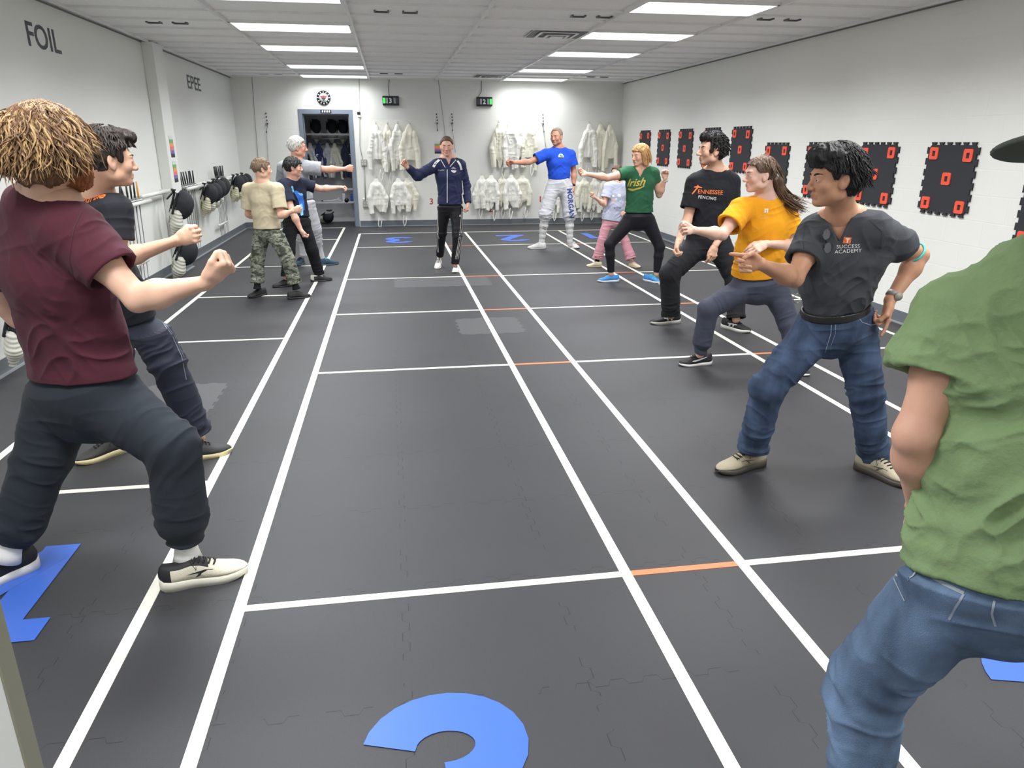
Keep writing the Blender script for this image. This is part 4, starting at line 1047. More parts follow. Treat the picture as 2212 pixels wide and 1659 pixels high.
# ---- 5: boy in navy shirt with blue print
def person5():
    J = AT(dict(H=(634, 362, 8.92), N=(632, 389, 8.96), SA=(612, 400, 8.86), SB=(657, 398, 9.12), C=(634, 420, 9.0), W=(637, 447, 9.0), P=(640, 475, 8.98),
                EA=(634, 463, 8.70), WA=(650, 497, 8.68), EB=(695, 408, 9.14), WB=(731, 405, 9.08),
                HA=(627, 482, 8.95), HB=(655, 482, 9.0), KA=(624, 545, 8.82), AA=(618, 600, 8.74), KB=(674, 540, 9.0), AB=(690, 593, 9.08)))
    chk(5, J)
    p = Person('dark-haired boy in navy shirt with blue animal print, arm held straight out', J, .88, (222, 172, 152), (.95, .05, -.02), group='fencing class pupils'); p.front = V3(.75, -.66, 0)
    p.body((V3(.35, -.1, -.9), V3(.6, .3, 0), SOFT, 'wrap', 1), (V3(1, 0, .05), V3(0, -.3, -.9), SOFT, 'wrap', -1))
    p.shirt(cloth('navy_cotton', (32, 36, 54)), sleeve=.6, hem=(.18, .135), hem_at=at(640, 470, 8.98), waist=(.165, .125), sl_r=(.074, .078), wr=(.006, .005))
    m = MB(); lb = mat('light_blue_print', (120, 190, 232), .6); bb = mat('blue_print', (44, 104, 196), .6); m2 = MB()
    P_ = lambda m_, pts, x, y, o=.0018: lay_poly(m_, p.shs, [(a*.001, b*.001) for a, b in pts], x, y, (1, .6, 0), (0, 0, 1), o)
    P_(m2, [(-55, 60), (-20, 70), (25, 40), (60, 10), (70, -60), (60, -150), (20, -170), (-10, -150), (0, -60), (-25, 0)], 645, 425)
    P_(m, [(-70, 78), (-52, 86), (-40, 70), (-30, 30), (-45, 10), (-66, 40)], 641, 418, .0026); P_(m, [(-25, 25), (40, 20), (55, 0), (20, -6), (0, 5)], 647, 422, .0026)
    P_(m, [(-10, 20), (20, 30), (25, -30), (15, -100), (-15, -110), (-20, -40)], 650, 445, .0026)
    m2.obj('chest_print', bb, p.sh); m.obj('chest_print', lb, p.sh)
    p.pants(cloth('black_jersey', (28, 29, 32)), 'joggers', thigh=(.092, .10), knee=.080, hemr=.072, length=.97, wr=(.005, .007))
    h = p.head; LN = [(-.12, -.06), (-.05, -.055), (-.022, -.035), (-.018, .015), (.012, .02), (.016, -.004), (.036, .0), (.044, .02), (.07, .046), (.13, .05)]
    V, F = hair_shell(h, LN, .016, .005, 6, .005); m = MB(); locks(m, h, 220, 10, (.092, .114, .108), .06, .004, .2, .16, .03, 1.0); p.hair(V, F, BLACKH, lk=m); h.extras(p.root, p.skin, BLACKH)
    shoe(p.root, (-1.03, 9.02), (-.79, 9.09), L=.262, up_c=(30, 30, 32), sole_c=(34, 34, 34), heel_c=(200, 198, 190), sole_h=.022); shoe(p.root, (-1.20, 8.80), (-1.40, 8.70), L=.262, up_c=(30, 30, 32), sole_c=(40, 40, 40), sole_h=.022)
    return p
# ---- 6: grey haired man
def person6():
    J = AT(dict(H=(643, 319, 10.0), N=(640, 346, 10.05), SA=(614, 362, 10.28), SB=(664, 362, 9.95), C=(640, 378, 10.1), W=(644, 405, 10.1), P=(652, 432, 10.1),
                EA=(609, 400, 10.45), WA=(630, 424, 10.5), EB=(706, 366, 9.95), WB=(746, 365, 9.95),
                HA=(643, 440, 10.18), HB=(662, 440, 10.05), KA=(650, 495, 10.3), AA=(655, 545, 10.4), KB=(680, 495, 10.15), AB=(694, 556, 10.30)))
    chk(6, J)
    p = Person('older man with white hair in grey polo shirt, arm stretched toward the closet', J, 1.02, (216, 160, 138), (.98, .12, 0), group='fencing class pupils'); p.front = V3(.9, .4, 0)
    p.body((V3(.7, .2, -.3), V3(0, 0, -1), SOFT, 'top', -1), (V3(1, 0, .02), V3(0, .9, 0), FIST, 'wrap', 1), flush=.12)
    gp = cloth('heather_grey_pique', (158, 160, 166))
    p.shirt(gp, 'polo_shirt', sleeve=.72, hem=(.175, .135), hem_at=at(651, 432, 10.1), waist=(.175, .14), sl_r=(.084, .088), wr=(.008, .006), neck='crew')
    v = Vol(); v.cone(J['N']-V3(0, 0, .01), J['N']+V3(.0, 0, .045), .078, .066, p.sv, 0, capa=True, capb=True); v.cone(J['N']-V3(0, 0, .03), J['N']+V3(0, 0, .07), .072, .060, p.sv, 0, op='sub'); V, F = v.surf(.005)
    qmesh('collar', V, F, cloth('grey_rib', (188, 190, 194)), p.sh)
    p.pants(cloth('white_fencing_cloth', (206, 207, 212)), 'fencing_breeches', thigh=(.10, .112), knee=.082, hemr=.060, length=.55, wr=(.006, .008))
    for a in 'AB': p.sock(a, (216, 217, 220), .30, .044)
    h = p.head; LN = [(-.12, -.055), (-.05, -.05), (-.022, -.030), (-.018, .018), (.012, .024), (.016, -.006), (.034, -.004), (.044, .046), (.058, .074), (.13, .085)]
    V, F = hair_shell(h, LN, .013, .005, 7, .005); m = MB(); locks(m, h, 160, 11, (.088, .11, .108), .05, .004, .2, .12, .03, .8); p.hair(V, F, GREYH, lk=m); h.extras(p.root, p.skin, SHORTG)
    shoe(p.root, (-1.06, 10.24), (-.80, 10.34), L=.30, up_c=(38, 62, 84), sole_c=(60, 84, 96), lace_c=(90, 190, 210), sole_h=.022); shoe(p.root, (-1.28, 10.5), (-1.34, 10.2), L=.30, up_c=(38, 62, 84), sole_c=(60, 84, 96), sole_h=.022)
    return p
# ---- 7: the instructor
def person7():
    J = AT(dict(H=(965, 317, 9.58), N=(968, 343, 9.62), SA=(942, 358, 9.60), SB=(994, 358, 9.62), C=(969, 380, 9.62), W=(971, 408, 9.62), P=(972, 440, 9.62),
                EA=(902, 379, 9.50), WA=(880, 361, 9.42), EB=(1006, 400, 9.66), WB=(1011, 440, 9.55),
                HA=(959, 450, 9.66), HB=(985, 450, 9.60), KA=(954, 505, 9.68), AA=(950, 553, 9.88), KB=(988, 510, 9.46), AB=(983, 571, 9.50)))
    chk(7, J)
    p = Person('woman instructor in navy zip jacket walking toward the camera with one arm raised', J, .97, (216, 168, 148), (-.10, -.98, -.08)); p.front = V3(0, -1, 0)
    p.body((V3(-.45, -.1, .5), V3(.4, -.9, 0), FIST, 'wrap', 1), (V3(-.1, -.3, -.95), V3(-.9, .2, 0), SOFT, 'top', -1), flush=.1)
    nv = cloth('navy_tricot', (38, 44, 76), .55)
    p.shirt(nv, 'track_jacket', long=True, hem=(.172, .125), hem_at=at(972, 441, 9.62), waist=(.150, .115), chest=(.165, .118), sl_r=(.074, .074), wr=(.006, .006), neck='open')
    v = Vol(); v.cone(J['N']-V3(0, 0, .02), J['N']+V3(0, .01, .035), .076, .070, p.sv, 0, capa=True, capb=True); v.cone(J['N']-V3(0, 0, .05), J['N']+V3(0, .01, .07), .068, .064, p.sv, 0, op='sub'); v.ell(J['N']+V3(0, -.075, .02), np.eye(3), (.034, .05, .06), 0, 'sub'); V, F = v.surf(.005)
    qmesh('collar', V, F, nv, p.sh)
    m = MB(); ribbon(m, p.shs, [(966, 366), (966, 400), (966, 438)], .010, n=10); ribbon(m, p.shs, [(952, 345), (962, 362)], .008); ribbon(m, p.shs, [(985, 345), (972, 360)], .008); m.obj('zip', WHITEP, p.sh)
    m = MB(); ribbon(m, p.shs, [(949, 345), (941, 352), (936, 361)], .030); ribbon(m, p.shs, [(988, 347), (994, 356), (997, 367)], .026); ribbon(m, p.shs, [(998, 390), (1001, 420), (1002, 436)], .012); m.obj('shoulder_panel', WHITEP, p.sh)
    m = MB(); lay_text(m, p.shs, 'COACH', 953, 369, .022, (1, 0, 0), (0, 0, 1)); 
    lay_poly(m, p.shs, [(-.035, .0), (.035, 0), (.03, -.018), (0, -.034), (-.03, -.018)], 980, 368, (1, 0, 0), (0, 0, 1))
    for a in (-50, -25, 0, 25, 50): lay_poly(m, p.shs, [(math.sin(math.radians(a))*.02-.003, math.cos(math.radians(a))*.02-.005), (math.sin(math.radians(a))*.02+.003, math.cos(math.radians(a))*.02-.005), (math.sin(math.radians(a))*.042+.002, math.cos(math.radians(a))*.042-.005), (math.sin(math.radians(a))*.042-.002, math.cos(math.radians(a))*.042-.005)], 980, 367, (1, 0, 0), (0, 0, 1))
    m.obj('chest_badge', WHITEP, p.sh)
    p.pants(cloth('black_tricot', (24, 24, 28), .6), 'track_trousers', thigh=(.088, .10), knee=.064, hemr=.052, length=.98, wr=(.004, .006), seat=(.165, .12))
    m = MB()
    for k in range(3):
        o = k*3.0; ribbon(m, p.pns, [(1003-o, 450), (1001-o, 490), (996-o, 525), (989-o*.9, 560)], .006, n=8)
    for k in range(2):
        o = k*2.5; ribbon(m, p.pns, [(939+o, 455), (941+o, 490), (943+o, 520), (945+o, 545)], .006, n=8)
    m.obj('side_stripes', WHITEP, p.pn)
    m = MB(); lay_poly(m, p.pns, [(-.018, -.012), (-.004, -.012), (.004, .016), (-.006, .012)], 994, 466, (1, 0, 0), (0, 0, 1)); lay_poly(m, p.pns, [(.002, -.012), (.014, -.012), (.012, .008), (.006, .004)], 994, 466, (1, 0, 0), (0, 0, 1)); m.obj('hip_logo', WHITEP, p.pn)
    h = p.head; LN = [(-.12, -.05), (-.05, -.045), (-.022, -.02), (-.018, .02), (.012, .03), (.03, .03), (.046, .05), (.058, .078), (.13, .088)]
    def ex(v): h.E(v, 0, -.115, .0, .03, .03, .03)
    V, F = hair_shell(h, LN, .006, .003, 8, .005, ex); p.hair(V, F, BROWNH); h.extras(p.root, p.skin, BROWNH)
    v = Vol(); v.ball(h.P(.083, .0, -.045), .005, 0); 
    shoe(p.root, (.80, 9.62), (.765, 9.40), L=.262, up_c=(214, 212, 206), sole_c=(230, 228, 222), lace_c=(30, 30, 30), sole_h=.024, swoosh=((30, 30, 30), 'stripes'))
    shoe(p.root, (.60, 9.96), (.545, 9.70), L=.262, up_c=(214, 212, 206), sole_c=(230, 228, 222), lace_c=(30, 30, 30), sole_h=.024, swoosh=((30, 30, 30), 'stripes'), z0=.0, pitch=.28)
    return p
# ---- 8: man in blue shirt
def person8():
    J = AT(dict(H=(1202, 296, 11.45), N=(1207, 322, 11.5), SA=(1180, 334, 11.42), SB=(1232, 335, 11.55), C=(1207, 350, 11.5), W=(1208, 374, 11.5), P=(1208, 396, 11.5),
                EA=(1143, 350, 11.35), WA=(1109, 351, 11.2), EB=(1240, 372, 11.55), WB=(1239, 404, 11.5),
                HA=(1194, 405, 11.5), HB=(1222, 405, 11.5), KA=(1178, 462, 11.45), AA=(1170, 524, 11.5), KB=(1230, 462, 11.48), AB=(1231, 524, 11.5)))
    chk(8, J)
    p = Person('lean older man in bright blue t-shirt and white fencing breeches, arm out to his side', J, 1.06, (200, 146, 122), (-.62, -.78, -.05), jaw=1.05); p.front = V3(-.1, -1, 0)
    p.body((V3(-1, -.1, .0), V3(0, -.8, -.4), SOFT, 'wrap', 1), (V3(0, -.2, -1), V3(-.9, 0, 0), HANG, 'wrap', -1), flush=.1)
    p.shirt(cloth('royal_blue_cotton', (40, 84, 206)), sleeve=.62, hem=(.16, .125), hem_at=at(1208, 387, 11.5), waist=(.16, .125), chest=(.178, .125), sl_r=(.078, .082), wr=(.007, .007), tuck=True)
    m = MB(); lay_poly(m, p.shs, [(.045*math.cos(a*.3), .045*math.sin(a*.3)) for a in range(0, 11)]+[(-.045, -.012), (.045, -.012)], 1212, 338, (1, 0, 0), (0, 0, 1)); m.obj('chest_badge', mat('pale_badge', (176, 204, 224), .6), p.sh)
    m = MB(); lay_poly(m, p.shs, [(-.04, -.014), (.04, -.014), (.034, -.026), (0, -.032), (-.034, -.026)], 1212, 338, (1, 0, 0), (0, 0, 1)); lay_poly(m, p.shs, [(-.02, .0), (-.005, .028), (.01, .004), (.02, .018), (.03, .0)], 1212, 338, (1, 0, 0), (0, 0, 1), .0028); m.obj('chest_badge', mat('dark_badge', (44, 60, 64), .6), p.sh)
    fc = cloth('white_fencing_cloth', (206, 207, 212))
    p.pants(fc, 'fencing_breeches', thigh=(.105, .112), knee=.098, hemr=.075, length=.22, wr=(.009, .010), seat=(.165, .128), tops=(.158, .122), kneewr=1.5)
    m = MB(); lay_text(m, p.pns, 'MORGAN', 1228, 440, .105, (.12, 0, -1), (1, 0, .12), bold=.004); m.obj('leg_lettering', mat('blue_lettering', (58, 74, 140), .6), p.pn)
    m = MB(); ribbon(m, p.pns, [(1214, 385), (1224, 400), (1234, 415)], .03); ribbon(m, p.pns, [(1181, 392), (1178, 402), (1176, 412)], .012); m.obj('braces', WHITEP, p.pn)
    wn = MB(); lay_poly(wn, p.pns, [(-.05, -.02), (.02, .02), (.03, -.03), (-.01, -.04)], 1168, 427, (1, 0, 0), (0, 0, 1)); wn.obj('red_mark', mat('red_mark', (190, 60, 50), .6), p.pn)
    sk = cloth('white_knit', (214, 214, 214)); 
    for a in 'AB':
        k_, a_ = J['K'+a], J['A'+a]; v = Vol(); v.cone(lerp(k_, a_, .12), lerp(k_, a_, .4), .066, .066, p.hv, .02); v.cone(lerp(k_, a_, .4), lerp(k_, a_, 1.05), .066, .043, p.hv, .02)
        V, F = v.surf(.006); N = vnormals(V, F); t = (V-k_)@unit(a_-k_); V = V+N*(.0022*np.sign(np.sin(t*75)))[:, None]; qmesh('sock', V, F, sk, p.root)
        if a == 'A':
            mb = MB(); s_ = Skin(V, F); 
            for dz in (0, 4): ribbon(mb, s_, [(1172, 489+dz), (1179, 492+dz)], .006); 
            mb.obj('sock_mark', mat('dark_mark', (50, 50, 56), .6), p.root)
    def ex(v): pass
    h = p.head; LN = [(-.12, -.045), (-.05, -.04), (-.022, -.02), (-.018, .02), (.012, .03), (.016, .01), (.03, .02), (.04, .062), (.052, .092), (.13, .12)]
    V, F = hair_shell(h, LN, .004, .002, 8, .005); p.hair(V, F, SHORTG); h.extras(p.root, p.skin, SHORTG)
    WT = mat('watch_black', (30, 30, 32), .4); w_ = J['WB']; d_ = unit(J['EB']-J['WB']); mb = MB(); mb.tube([w_+d_*.02, w_+d_*.05], .031, 16); mb.tube([w_+d_*.035+V3(.0, -.026, 0), w_+d_*.035+V3(.0, -.038, 0)], .018, 16); mb.obj('wristwatch', WT, p.root)
    shoe(p.root, (2.40, 11.45), (2.10, 11.47), L=.30, up_c=(204, 204, 200), sole_c=(190, 190, 184), lace_c=(190, 190, 186), sole_h=.018); shoe(p.root, (2.83, 11.62), (2.90, 11.34), L=.30, up_c=(204, 204, 200), sole_c=(190, 190, 184), lace_c=(190, 190, 186), sole_h=.018)
    return p
# ---- 9: girl
def person9():
    J = AT(dict(H=(1332, 373, 9.68), N=(1334, 396, 9.70), SA=(1315, 404, 9.66), SB=(1350, 404, 9.72), C=(1331, 420, 9.70), W=(1327, 443, 9.70), P=(1322, 470, 9.70),
                EA=(1305, 442, 9.60), WA=(1284, 426, 9.52), EB=(1362, 440, 9.75), WB=(1350, 460, 9.65),
                HA=(1313, 478, 9.70), HB=(1333, 478, 9.70), KA=(1300, 520, 9.66), AA=(1290, 563, 9.66), KB=(1350, 520, 9.66), AB=(1364, 563, 9.56)))
    chk(9, J)
    p = Person('small girl in lavender t-shirt and pink trousers, half hidden behind the woman in green', J, .74, (228, 180, 158), (-.75, -.65, -.1), group='fencing class pupils'); p.front = V3(-.2, -1, 0)
    p.body((V3(-.8, -.2, .5), V3(.2, -.9, .2), SOFT, 'wrap', 1), (V3(-.8, -.3, -.2), V3(.2, .5, 0), SOFT, 'top', -1))
    p.shirt(cloth('lavender_cotton', (190, 194, 216)), sleeve=.62, hem=(.19, .14), hem_at=at(1321, 476, 9.70), waist=(.18, .13), sl_r=(.085, .09), wr=(.006, .005))
    # plain generic pastel shapes instead of the printed characters
    cs = [((238, 236, 240), [(-45, 60, 22), (40, 62, 26), (0, 20, 14)]), ((236, 176, 172), [(-50, 8, 16)]), ((232, 190, 130), [(-14, -6, 18)]), ((130, 190, 214), [(32, 4, 18)])]
    for c, bl in cs:
        m = MB()
        for x, y, r in bl: lay_poly(m, p.shs, [(x/1000+r/1000*math.cos(a*.524), y/1000+r/1000*.8*math.sin(a*.524)) for a in range(12)], 1331, 433, (1, 0, 0), (0, 0, 1))
        m.obj('chest_print', mat('pastel_%d_%d_%d' % c, c, .6), p.sh)
    m = MB()
    for k in range(5): lay_poly(m, p.shs, [(-.04+k*.022, -.05+.004*(k % 2)), (-.026+k*.022, -.048), (-.028+k*.022, -.062), (-.042+k*.022, -.06)], 1333, 440, (1, 0, 0), (0, 0, 1))
    m.obj('chest_print', mat('slate_print', (96, 104, 124), .6), p.sh)
    p.pants(cloth('pink_corduroy', (208, 150, 160)), 'flared_trousers', thigh=(.098, .10), knee=.076, hemr=.09, flare=.098, length=.93, wr=(.005, .007))
    p.sock('A', (30, 30, 32), .08, .04)
    h = p.head; 
    def ex(v): h.E(v, .05, -.06, -.06, .04, .05, .09); h.E(v, -.05, -.06, -.06, .04, .05, .09); h.E(v, 0, -.08, -.06, .07, .05, .09)
    LN = [(-.2, -.15), (-.03, -.14), (-.005, -.10), (.012, .0), (.04, .03), (.058, .07), (.13, .085)]
    V, F = hair_shell(h, LN, .010, .005, 9, .005, ex); p.hair(V, F, BROWNH); h.extras(p.root, p.skin, BROWNH)
    shoe(p.root, (2.80, 9.60), (2.60, 9.62), L=.215, up_c=(206, 196, 172), sole_c=(214, 198, 150), lace_c=(220, 150, 160), sole_h=.02); shoe(p.root, (3.19, 9.60), (3.27, 9.44), L=.215, up_c=(206, 196, 172), sole_c=(214, 198, 150), lace_c=(220, 150, 160), sole_h=.02)
    return p
# ---- 10: woman in green shirt
def person10():
    J = AT(dict(H=(1383, 337, 8.42), N=(1384, 366, 8.46), SA=(1354, 374, 8.46), SB=(1411, 375, 8.50), C=(1383, 395, 8.48), W=(1382, 426, 8.48), P=(1379, 462, 8.48),
                EA=(1312, 384, 8.42), WA=(1268, 376, 8.35), EB=(1424, 420, 8.52), WB=(1437, 385, 8.42),
                HA=(1362, 475, 8.48), HB=(1398, 475, 8.48), KA=(1317, 528, 8.48), AA=(1320, 592, 8.48), KB=(1425, 532, 8.42), AB=(1418, 592, 8.42)))
    chk(10, J)
    p = Person('woman in green t-shirt and black leggings, front arm out and other hand raised', J, .98, (226, 176, 152), (-.92, -.38, -.08), group='fencing class pupils'); p.front = unit(V3(-.48, -.88, 0))
    p.body((V3(-1, -.1, .05), V3(0, -.6, .8), SOFT, 'pinch', 1), (V3(-.05, -.1, 1), V3(-.3, -.9, 0), FIST, 'wrap', -1), flush=.1)
    p.shirt(cloth('forest_green_cotton', (46, 96, 68), var=(20, .1)), sleeve=.42, hem=(.178, .13), hem_at=at(1380, 458, 8.48), waist=(.158, .125), chest=(.168, .125), sl_r=(.07, .07), wr=(.006, .006), neck='v', sh_r=.055)
    gold = mat('gold_print', (206, 176, 74), .6); m = MB(); lay_text(m, p.shs, 'Irish', 1372, 402, .12, (1, 0, .13), (0, 0, 1), shear=.45, bold=.0018)
    lay_poly(m, p.shs, [(-.085, -.008), (-.02, -.016), (.08, .006), (.105, .018), (.10, .002), (.05, -.02), (-.03, -.038), (-.088, -.03)], 1372, 405, (1, 0, .1), (0, 0, 1)); m.obj('chest_print', gold, p.sh)
    p.pants(cloth('black_lycra', (28, 28, 34), .55), 'leggings', thigh=(.096, .105), knee=.062, hemr=.042, calf=.058, length=.93, wr=(.0015, .0015), seat=(.175, .13))
    h = p.head
    def ex(v): h.E(v, .055, -.03, -.05, .035, .055, .07); h.E(v, -.055, -.03, -.05, .035, .055, .07); h.E(v, 0, -.06, -.05, .07, .05, .06)
    LN = [(-.2, -.12), (-.03, -.11), (.0, -.095), (.02, -.06), (.032, .0), (.046, .04), (.066, .06), (.13, .07)]
    V, F = hair_shell(h, LN, .014, .006, 10, .005, ex); m = MB(); locks(m, h, 300, 13, (.092, .112, .108), .10, .004, .15, .12, -.02, 1.4, zs=-.10, ys=.035); p.hair(V, F, BLONDE, lk=m); h.extras(p.root, p.skin, BLONDE)
    WT = mat('watch_strap_pale', (216, 208, 200), .5); w_ = J['WB']; d_ = unit(J['EB']-w_); mb = MB(); mb.tube([w_+d_*.02, w_+d_*.045], .029, 16); mb.tube([w_+d_*.033+V3(.02, -.018, 0), w_+d_*.033+V3(.03, -.028, 0)], .016, 12); mb.obj('wristwatch', WT, p.root)
    m = MB(); c = unit(J['WB']-J['EB']); m.tube([J['WB']+c*.105+V3(-.02, -.035, 0), J['WB']+c*.105+V3(0, -.042, 0)], .006, 8)
    shoe(p.root, (2.70, 8.48), (2.42, 8.50), L=.27, up_c=(66, 140, 214), sole_c=(232, 234, 234), lace_c=(90, 220, 200), sole_h=.030); shoe(p.root, (3.02, 8.50), (3.16, 8.30), L=.27, up_c=(66, 140, 214), sole_c=(232, 234, 234), lace_c=(90, 220, 200), sole_h=.030)
    return p
# ---- 11: young man in black printed shirt
def person11():
    J = AT(dict(H=(1537, 326, 6.12), N=(1546, 372, 6.18), SA=(1503, 396, 6.20), SB=(1578, 396, 6.20), C=(1540, 415, 6.2), W=(1535, 460, 6.2), P=(1528, 512, 6.22),
                EA=(1484, 478, 6.15), WA=(1465, 524, 6.05), EB=(1576, 478, 6.18), WB=(1545, 530, 6.05),
                HA=(1508, 530, 6.24), HB=(1553, 530, 6.2), KA=(1447, 592, 6.15), AA=(1449, 682, 6.2), KB=(1588, 600, 6.1), AB=(1590, 690, 5.98)))
    chk(11, J)
    p = Person('tall young man with curly black hair in black orange-lettered t-shirt, both hands low', J, 1.06, (214, 170, 146), (-.995, -.02, .04), group='fencing class pupils', nose=1.15); p.front = unit(V3(-.42, -.9, 0))
    p.body((V3(-.35, -.3, -.85), V3(.6, -.6, -.2), SOFT, 'wrap', 1), (V3(-.2, -.2, -.95), V3(-.3, .9, 0), HANG, 'top', -1), stubble=.45)
    p.shirt(cloth('black_cotton_shirt', (30, 31, 36)), sleeve=.66, hem=(.18, .135), hem_at=at(1530, 497, 6.2), waist=(.17, .125), chest=(.178, .125), sl_r=(.08, .084), wr=(.006, .006))
    m = MB(); lay_text(m, p.shs, 'ENNESSEE', 1534, 419, .048, (1, 0, -.05), (0, 0, 1), bold=.0003)
    for q in ([(-.05, -.02), (-.042, -.026), (-.012, .01), (.008, .03), (.0, .038), (-.02, .018)], [(-.03, .032), (.038, .024), (.038, .03), (.006, .044), (-.03, .040)], [(-.004, .04), (.006, .04), (.008, .052), (-.004, .052)]): lay_poly(m, p.shs, q, 1507, 413, (1, 0, 0), (0, 0, 1))
    m.obj('chest_print', ORANGEP, p.sh); m = MB(); lay_text(m, p.shs, 'FENCING', 1527, 430, .034, (1, 0, -.06), (0, 0, 1), bold=.0003, spacing=1.12); m.obj('chest_print', WHITEP, p.sh)
    p.pants(cloth('black_fleece', (38, 39, 43)), 'joggers', thigh=(.105, .112), knee=.086, hemr=.076, length=.97, wr=(.006, .008))
    h = p.head
    def ex(v): h.E(v, 0, .0, .098, .074, .092, .046); h.E(v, 0, -.05, .02, .082, .066, .085); h.E(v, 0, .052, .108, .056, .044, .032)
    LN = [(-.14, -.085), (-.05, -.075), (-.022, -.04), (-.018, .02), (.012, .03), (.016, -.006), (.034, -.004), (.042, .045), (.056, .076), (.14, .09)]
    V, F = hair_shell(h, LN, .010, .012, 11, .005, ex, 42); m = MB(); locks(m, h, 1000, 17, (.093, .115, .120), .036, .0040, 1.1, .13, -.045, zf=.085, zs=.02, ys=-.02, mess=.3); p.hair(V, F, BLACKH, lk=m); h.extras(p.root, p.skin, BLACKH)
    shoe(p.root, (2.64, 6.34), (2.32, 6.32), L=.305, up_c=(30, 30, 32), sole_c=(222, 220, 210), sole_h=.034, swoosh=((215, 215, 212), 'bars')); shoe(p.root, (2.955, 6.12), (3.12, 5.84), L=.305, up_c=(30, 30, 32), sole_c=(222, 220, 210), sole_h=.034, swoosh=((215, 215, 212), 'bars'))
    return p
# ---- 12: woman in yellow shirt
def person12():
    J = AT(dict(H=(1641, 379, 4.82), N=(1655, 432, 4.88), SA=(1602, 452, 4.86), SB=(1696, 458, 4.92), C=(1652, 490, 4.9), W=(1642, 545, 4.92), P=(1640, 600, 4.94),
                EA=(1560, 506, 4.74), WA=(1497, 497, 4.62), EB=(1712, 530, 4.88), WB=(1655, 527, 4.70),
                HA=(1616, 618, 4.96), HB=(1672, 618, 4.92), KA=(1530, 668, 4.92), AA=(1512, 765, 4.97), KB=(1705, 700, 4.82), AB=(1726, 790, 4.72)))
    chk(12, J)
    p = Person('young woman in golden yellow t-shirt with long brown ponytail, one fist out', J, .99, (230, 186, 166), (-.99, .06, -.04), near=True, group='fencing class pupils', jaw=.95); p.front = unit(V3(-.5, -.87, 0))
    p.body((V3(-.95, -.1, .05), V3(.0, -.75, .55), FIST, 'wrap', 1), (V3(-.9, -.15, -.3), V3(.1, .6, -.5), HANG, 'top', -1), flush=.1)
    p.shirt(cloth('golden_yellow_cotton', (236, 160, 32), var=(10, .06)), sleeve=.64, hem=(.205, .15), hem_at=at(1640, 588, 4.95), waist=(.18, .135), chest=(.172, .128), sl_r=(.082, .09), wr=(.009, .008))
    m = MB(); lay_poly(m, p.shs, [(-.014, -.014), (.014, -.014), (.014, .014), (-.014, .014)], 1655, 455, (1, 0, 0), (0, 0, 1)); m.obj('chest_print', WHITEP, p.sh)
    m = MB(); lay_text(m, p.shs, 'T', 1655, 459, .026, (1, 0, 0), (0, 0, 1), .003, bold=.001); m.obj('chest_print', cloth('print_yellow', (236, 160, 32)), p.sh)
    m = MB(); lay_text(m, p.shs, 'SUCCESS', 1652, 467, .013, (1, 0, 0), (0, 0, 1)); lay_text(m, p.shs, 'ACADEMY', 1652, 473, .013, (1, 0, 0), (0, 0, 1)); m.obj('chest_print', mat('pale_yellow_print', (240, 186, 96), .6), p.sh)
    p.pants(cloth('slate_grey_jersey', (68, 72, 86), .75), 'joggers', thigh=(.100, .11), knee=.074, hemr=.060, length=.97, cuff=True, wr=(.005, .006), seat=(.18, .135))
    m = MB()
    for q in (-1, 1): lay_poly(m, p.pns, [(.016*math.cos(t)*1.0, q*(.010)+q*.012*math.sin(t)*-1) for t in (3.3, 3.9, 4.7, 5.5, 6.1)]+[(.010*math.cos(t), q*.012+q*.008*math.sin(t)*-1) for t in (6.0, 4.7, 3.4)], 1562, 584, (1, 0, 0), (0, 0, 1))
    m.obj('hip_logo', WHITEP, p.pn)
    h = p.head; LN = [(-.13, -.045), (-.05, -.04), (-.022, -.015), (-.016, .018), (.008, .028), (.026, .02), (.042, .034), (.056, .066), (.13, .085)]
    V, F = hair_shell(h, LN, .009, .003, 12, .0042, None, 55)
    v = Vol(); pts = [h.P(0, -.105, -.01), h.P(.01, -.14, -.05), h.P(.02, -.17, -.11), h.P(.02, -.215, -.165), h.P(.01, -.275, -.205), h.P(0, -.33, -.235)]; rr = [.022, .034, .030, .026, .018, .006]
    for i in range(5): v.cone(pts[i], pts[i+1], rr[i], rr[i+1], h.r, .01)
    V2, F2 = v.surf(.0045); N2 = vnormals(V2, F2); V2 = V2+N2*((ridge(noise(h.loc(V2)*np.array([70, 22, 22]), 4))-.4)*.006)[:, None]
    V, F = join([(V, F), (V2, F2)]); m = MB(); R = random.Random(3)
    for _ in range(90):
        o = V3(R.gauss(0, .011), R.gauss(0, .008), R.gauss(0, .011)); m.tube([q+o*(1+i*.35)+V3(0, 0, R.gauss(0, .004)) for i, q in enumerate(pts)], [.003, .003, .003, .0028, .002, .001], 4, False)
    locks(m, h, 260, 19, (.087, .108, .102), .09, .0028, .05, .12, .03, .5, zf=.07, zs=.034, ys=-.045)
    p.hair(V, F, BROWNH, lk=m); h.extras(p.root, p.skin, BROWNH, (80, 100, 110))
    m = MB(); m.tube([h.P(0, -.108, -.012), h.P(.004, -.122, -.026)], .027, 14); m.obj('hair_tie', mat('hair_tie_grey', (150, 140, 136), .6), p.root)
    shoe(p.root, (2.375, 5.03), (2.08, 5.01), L=.275, up_c=(30, 30, 34), sole_c=(232, 230, 226), sole_h=.026, swoosh=((230, 230, 228), 'tick')); shoe(p.root, (2.80, 4.84), (2.945, 4.62), L=.275, up_c=(40, 40, 44), sole_c=(232, 230, 226), sole_h=.026, swoosh=((230, 230, 228), 'tick'))
    return p
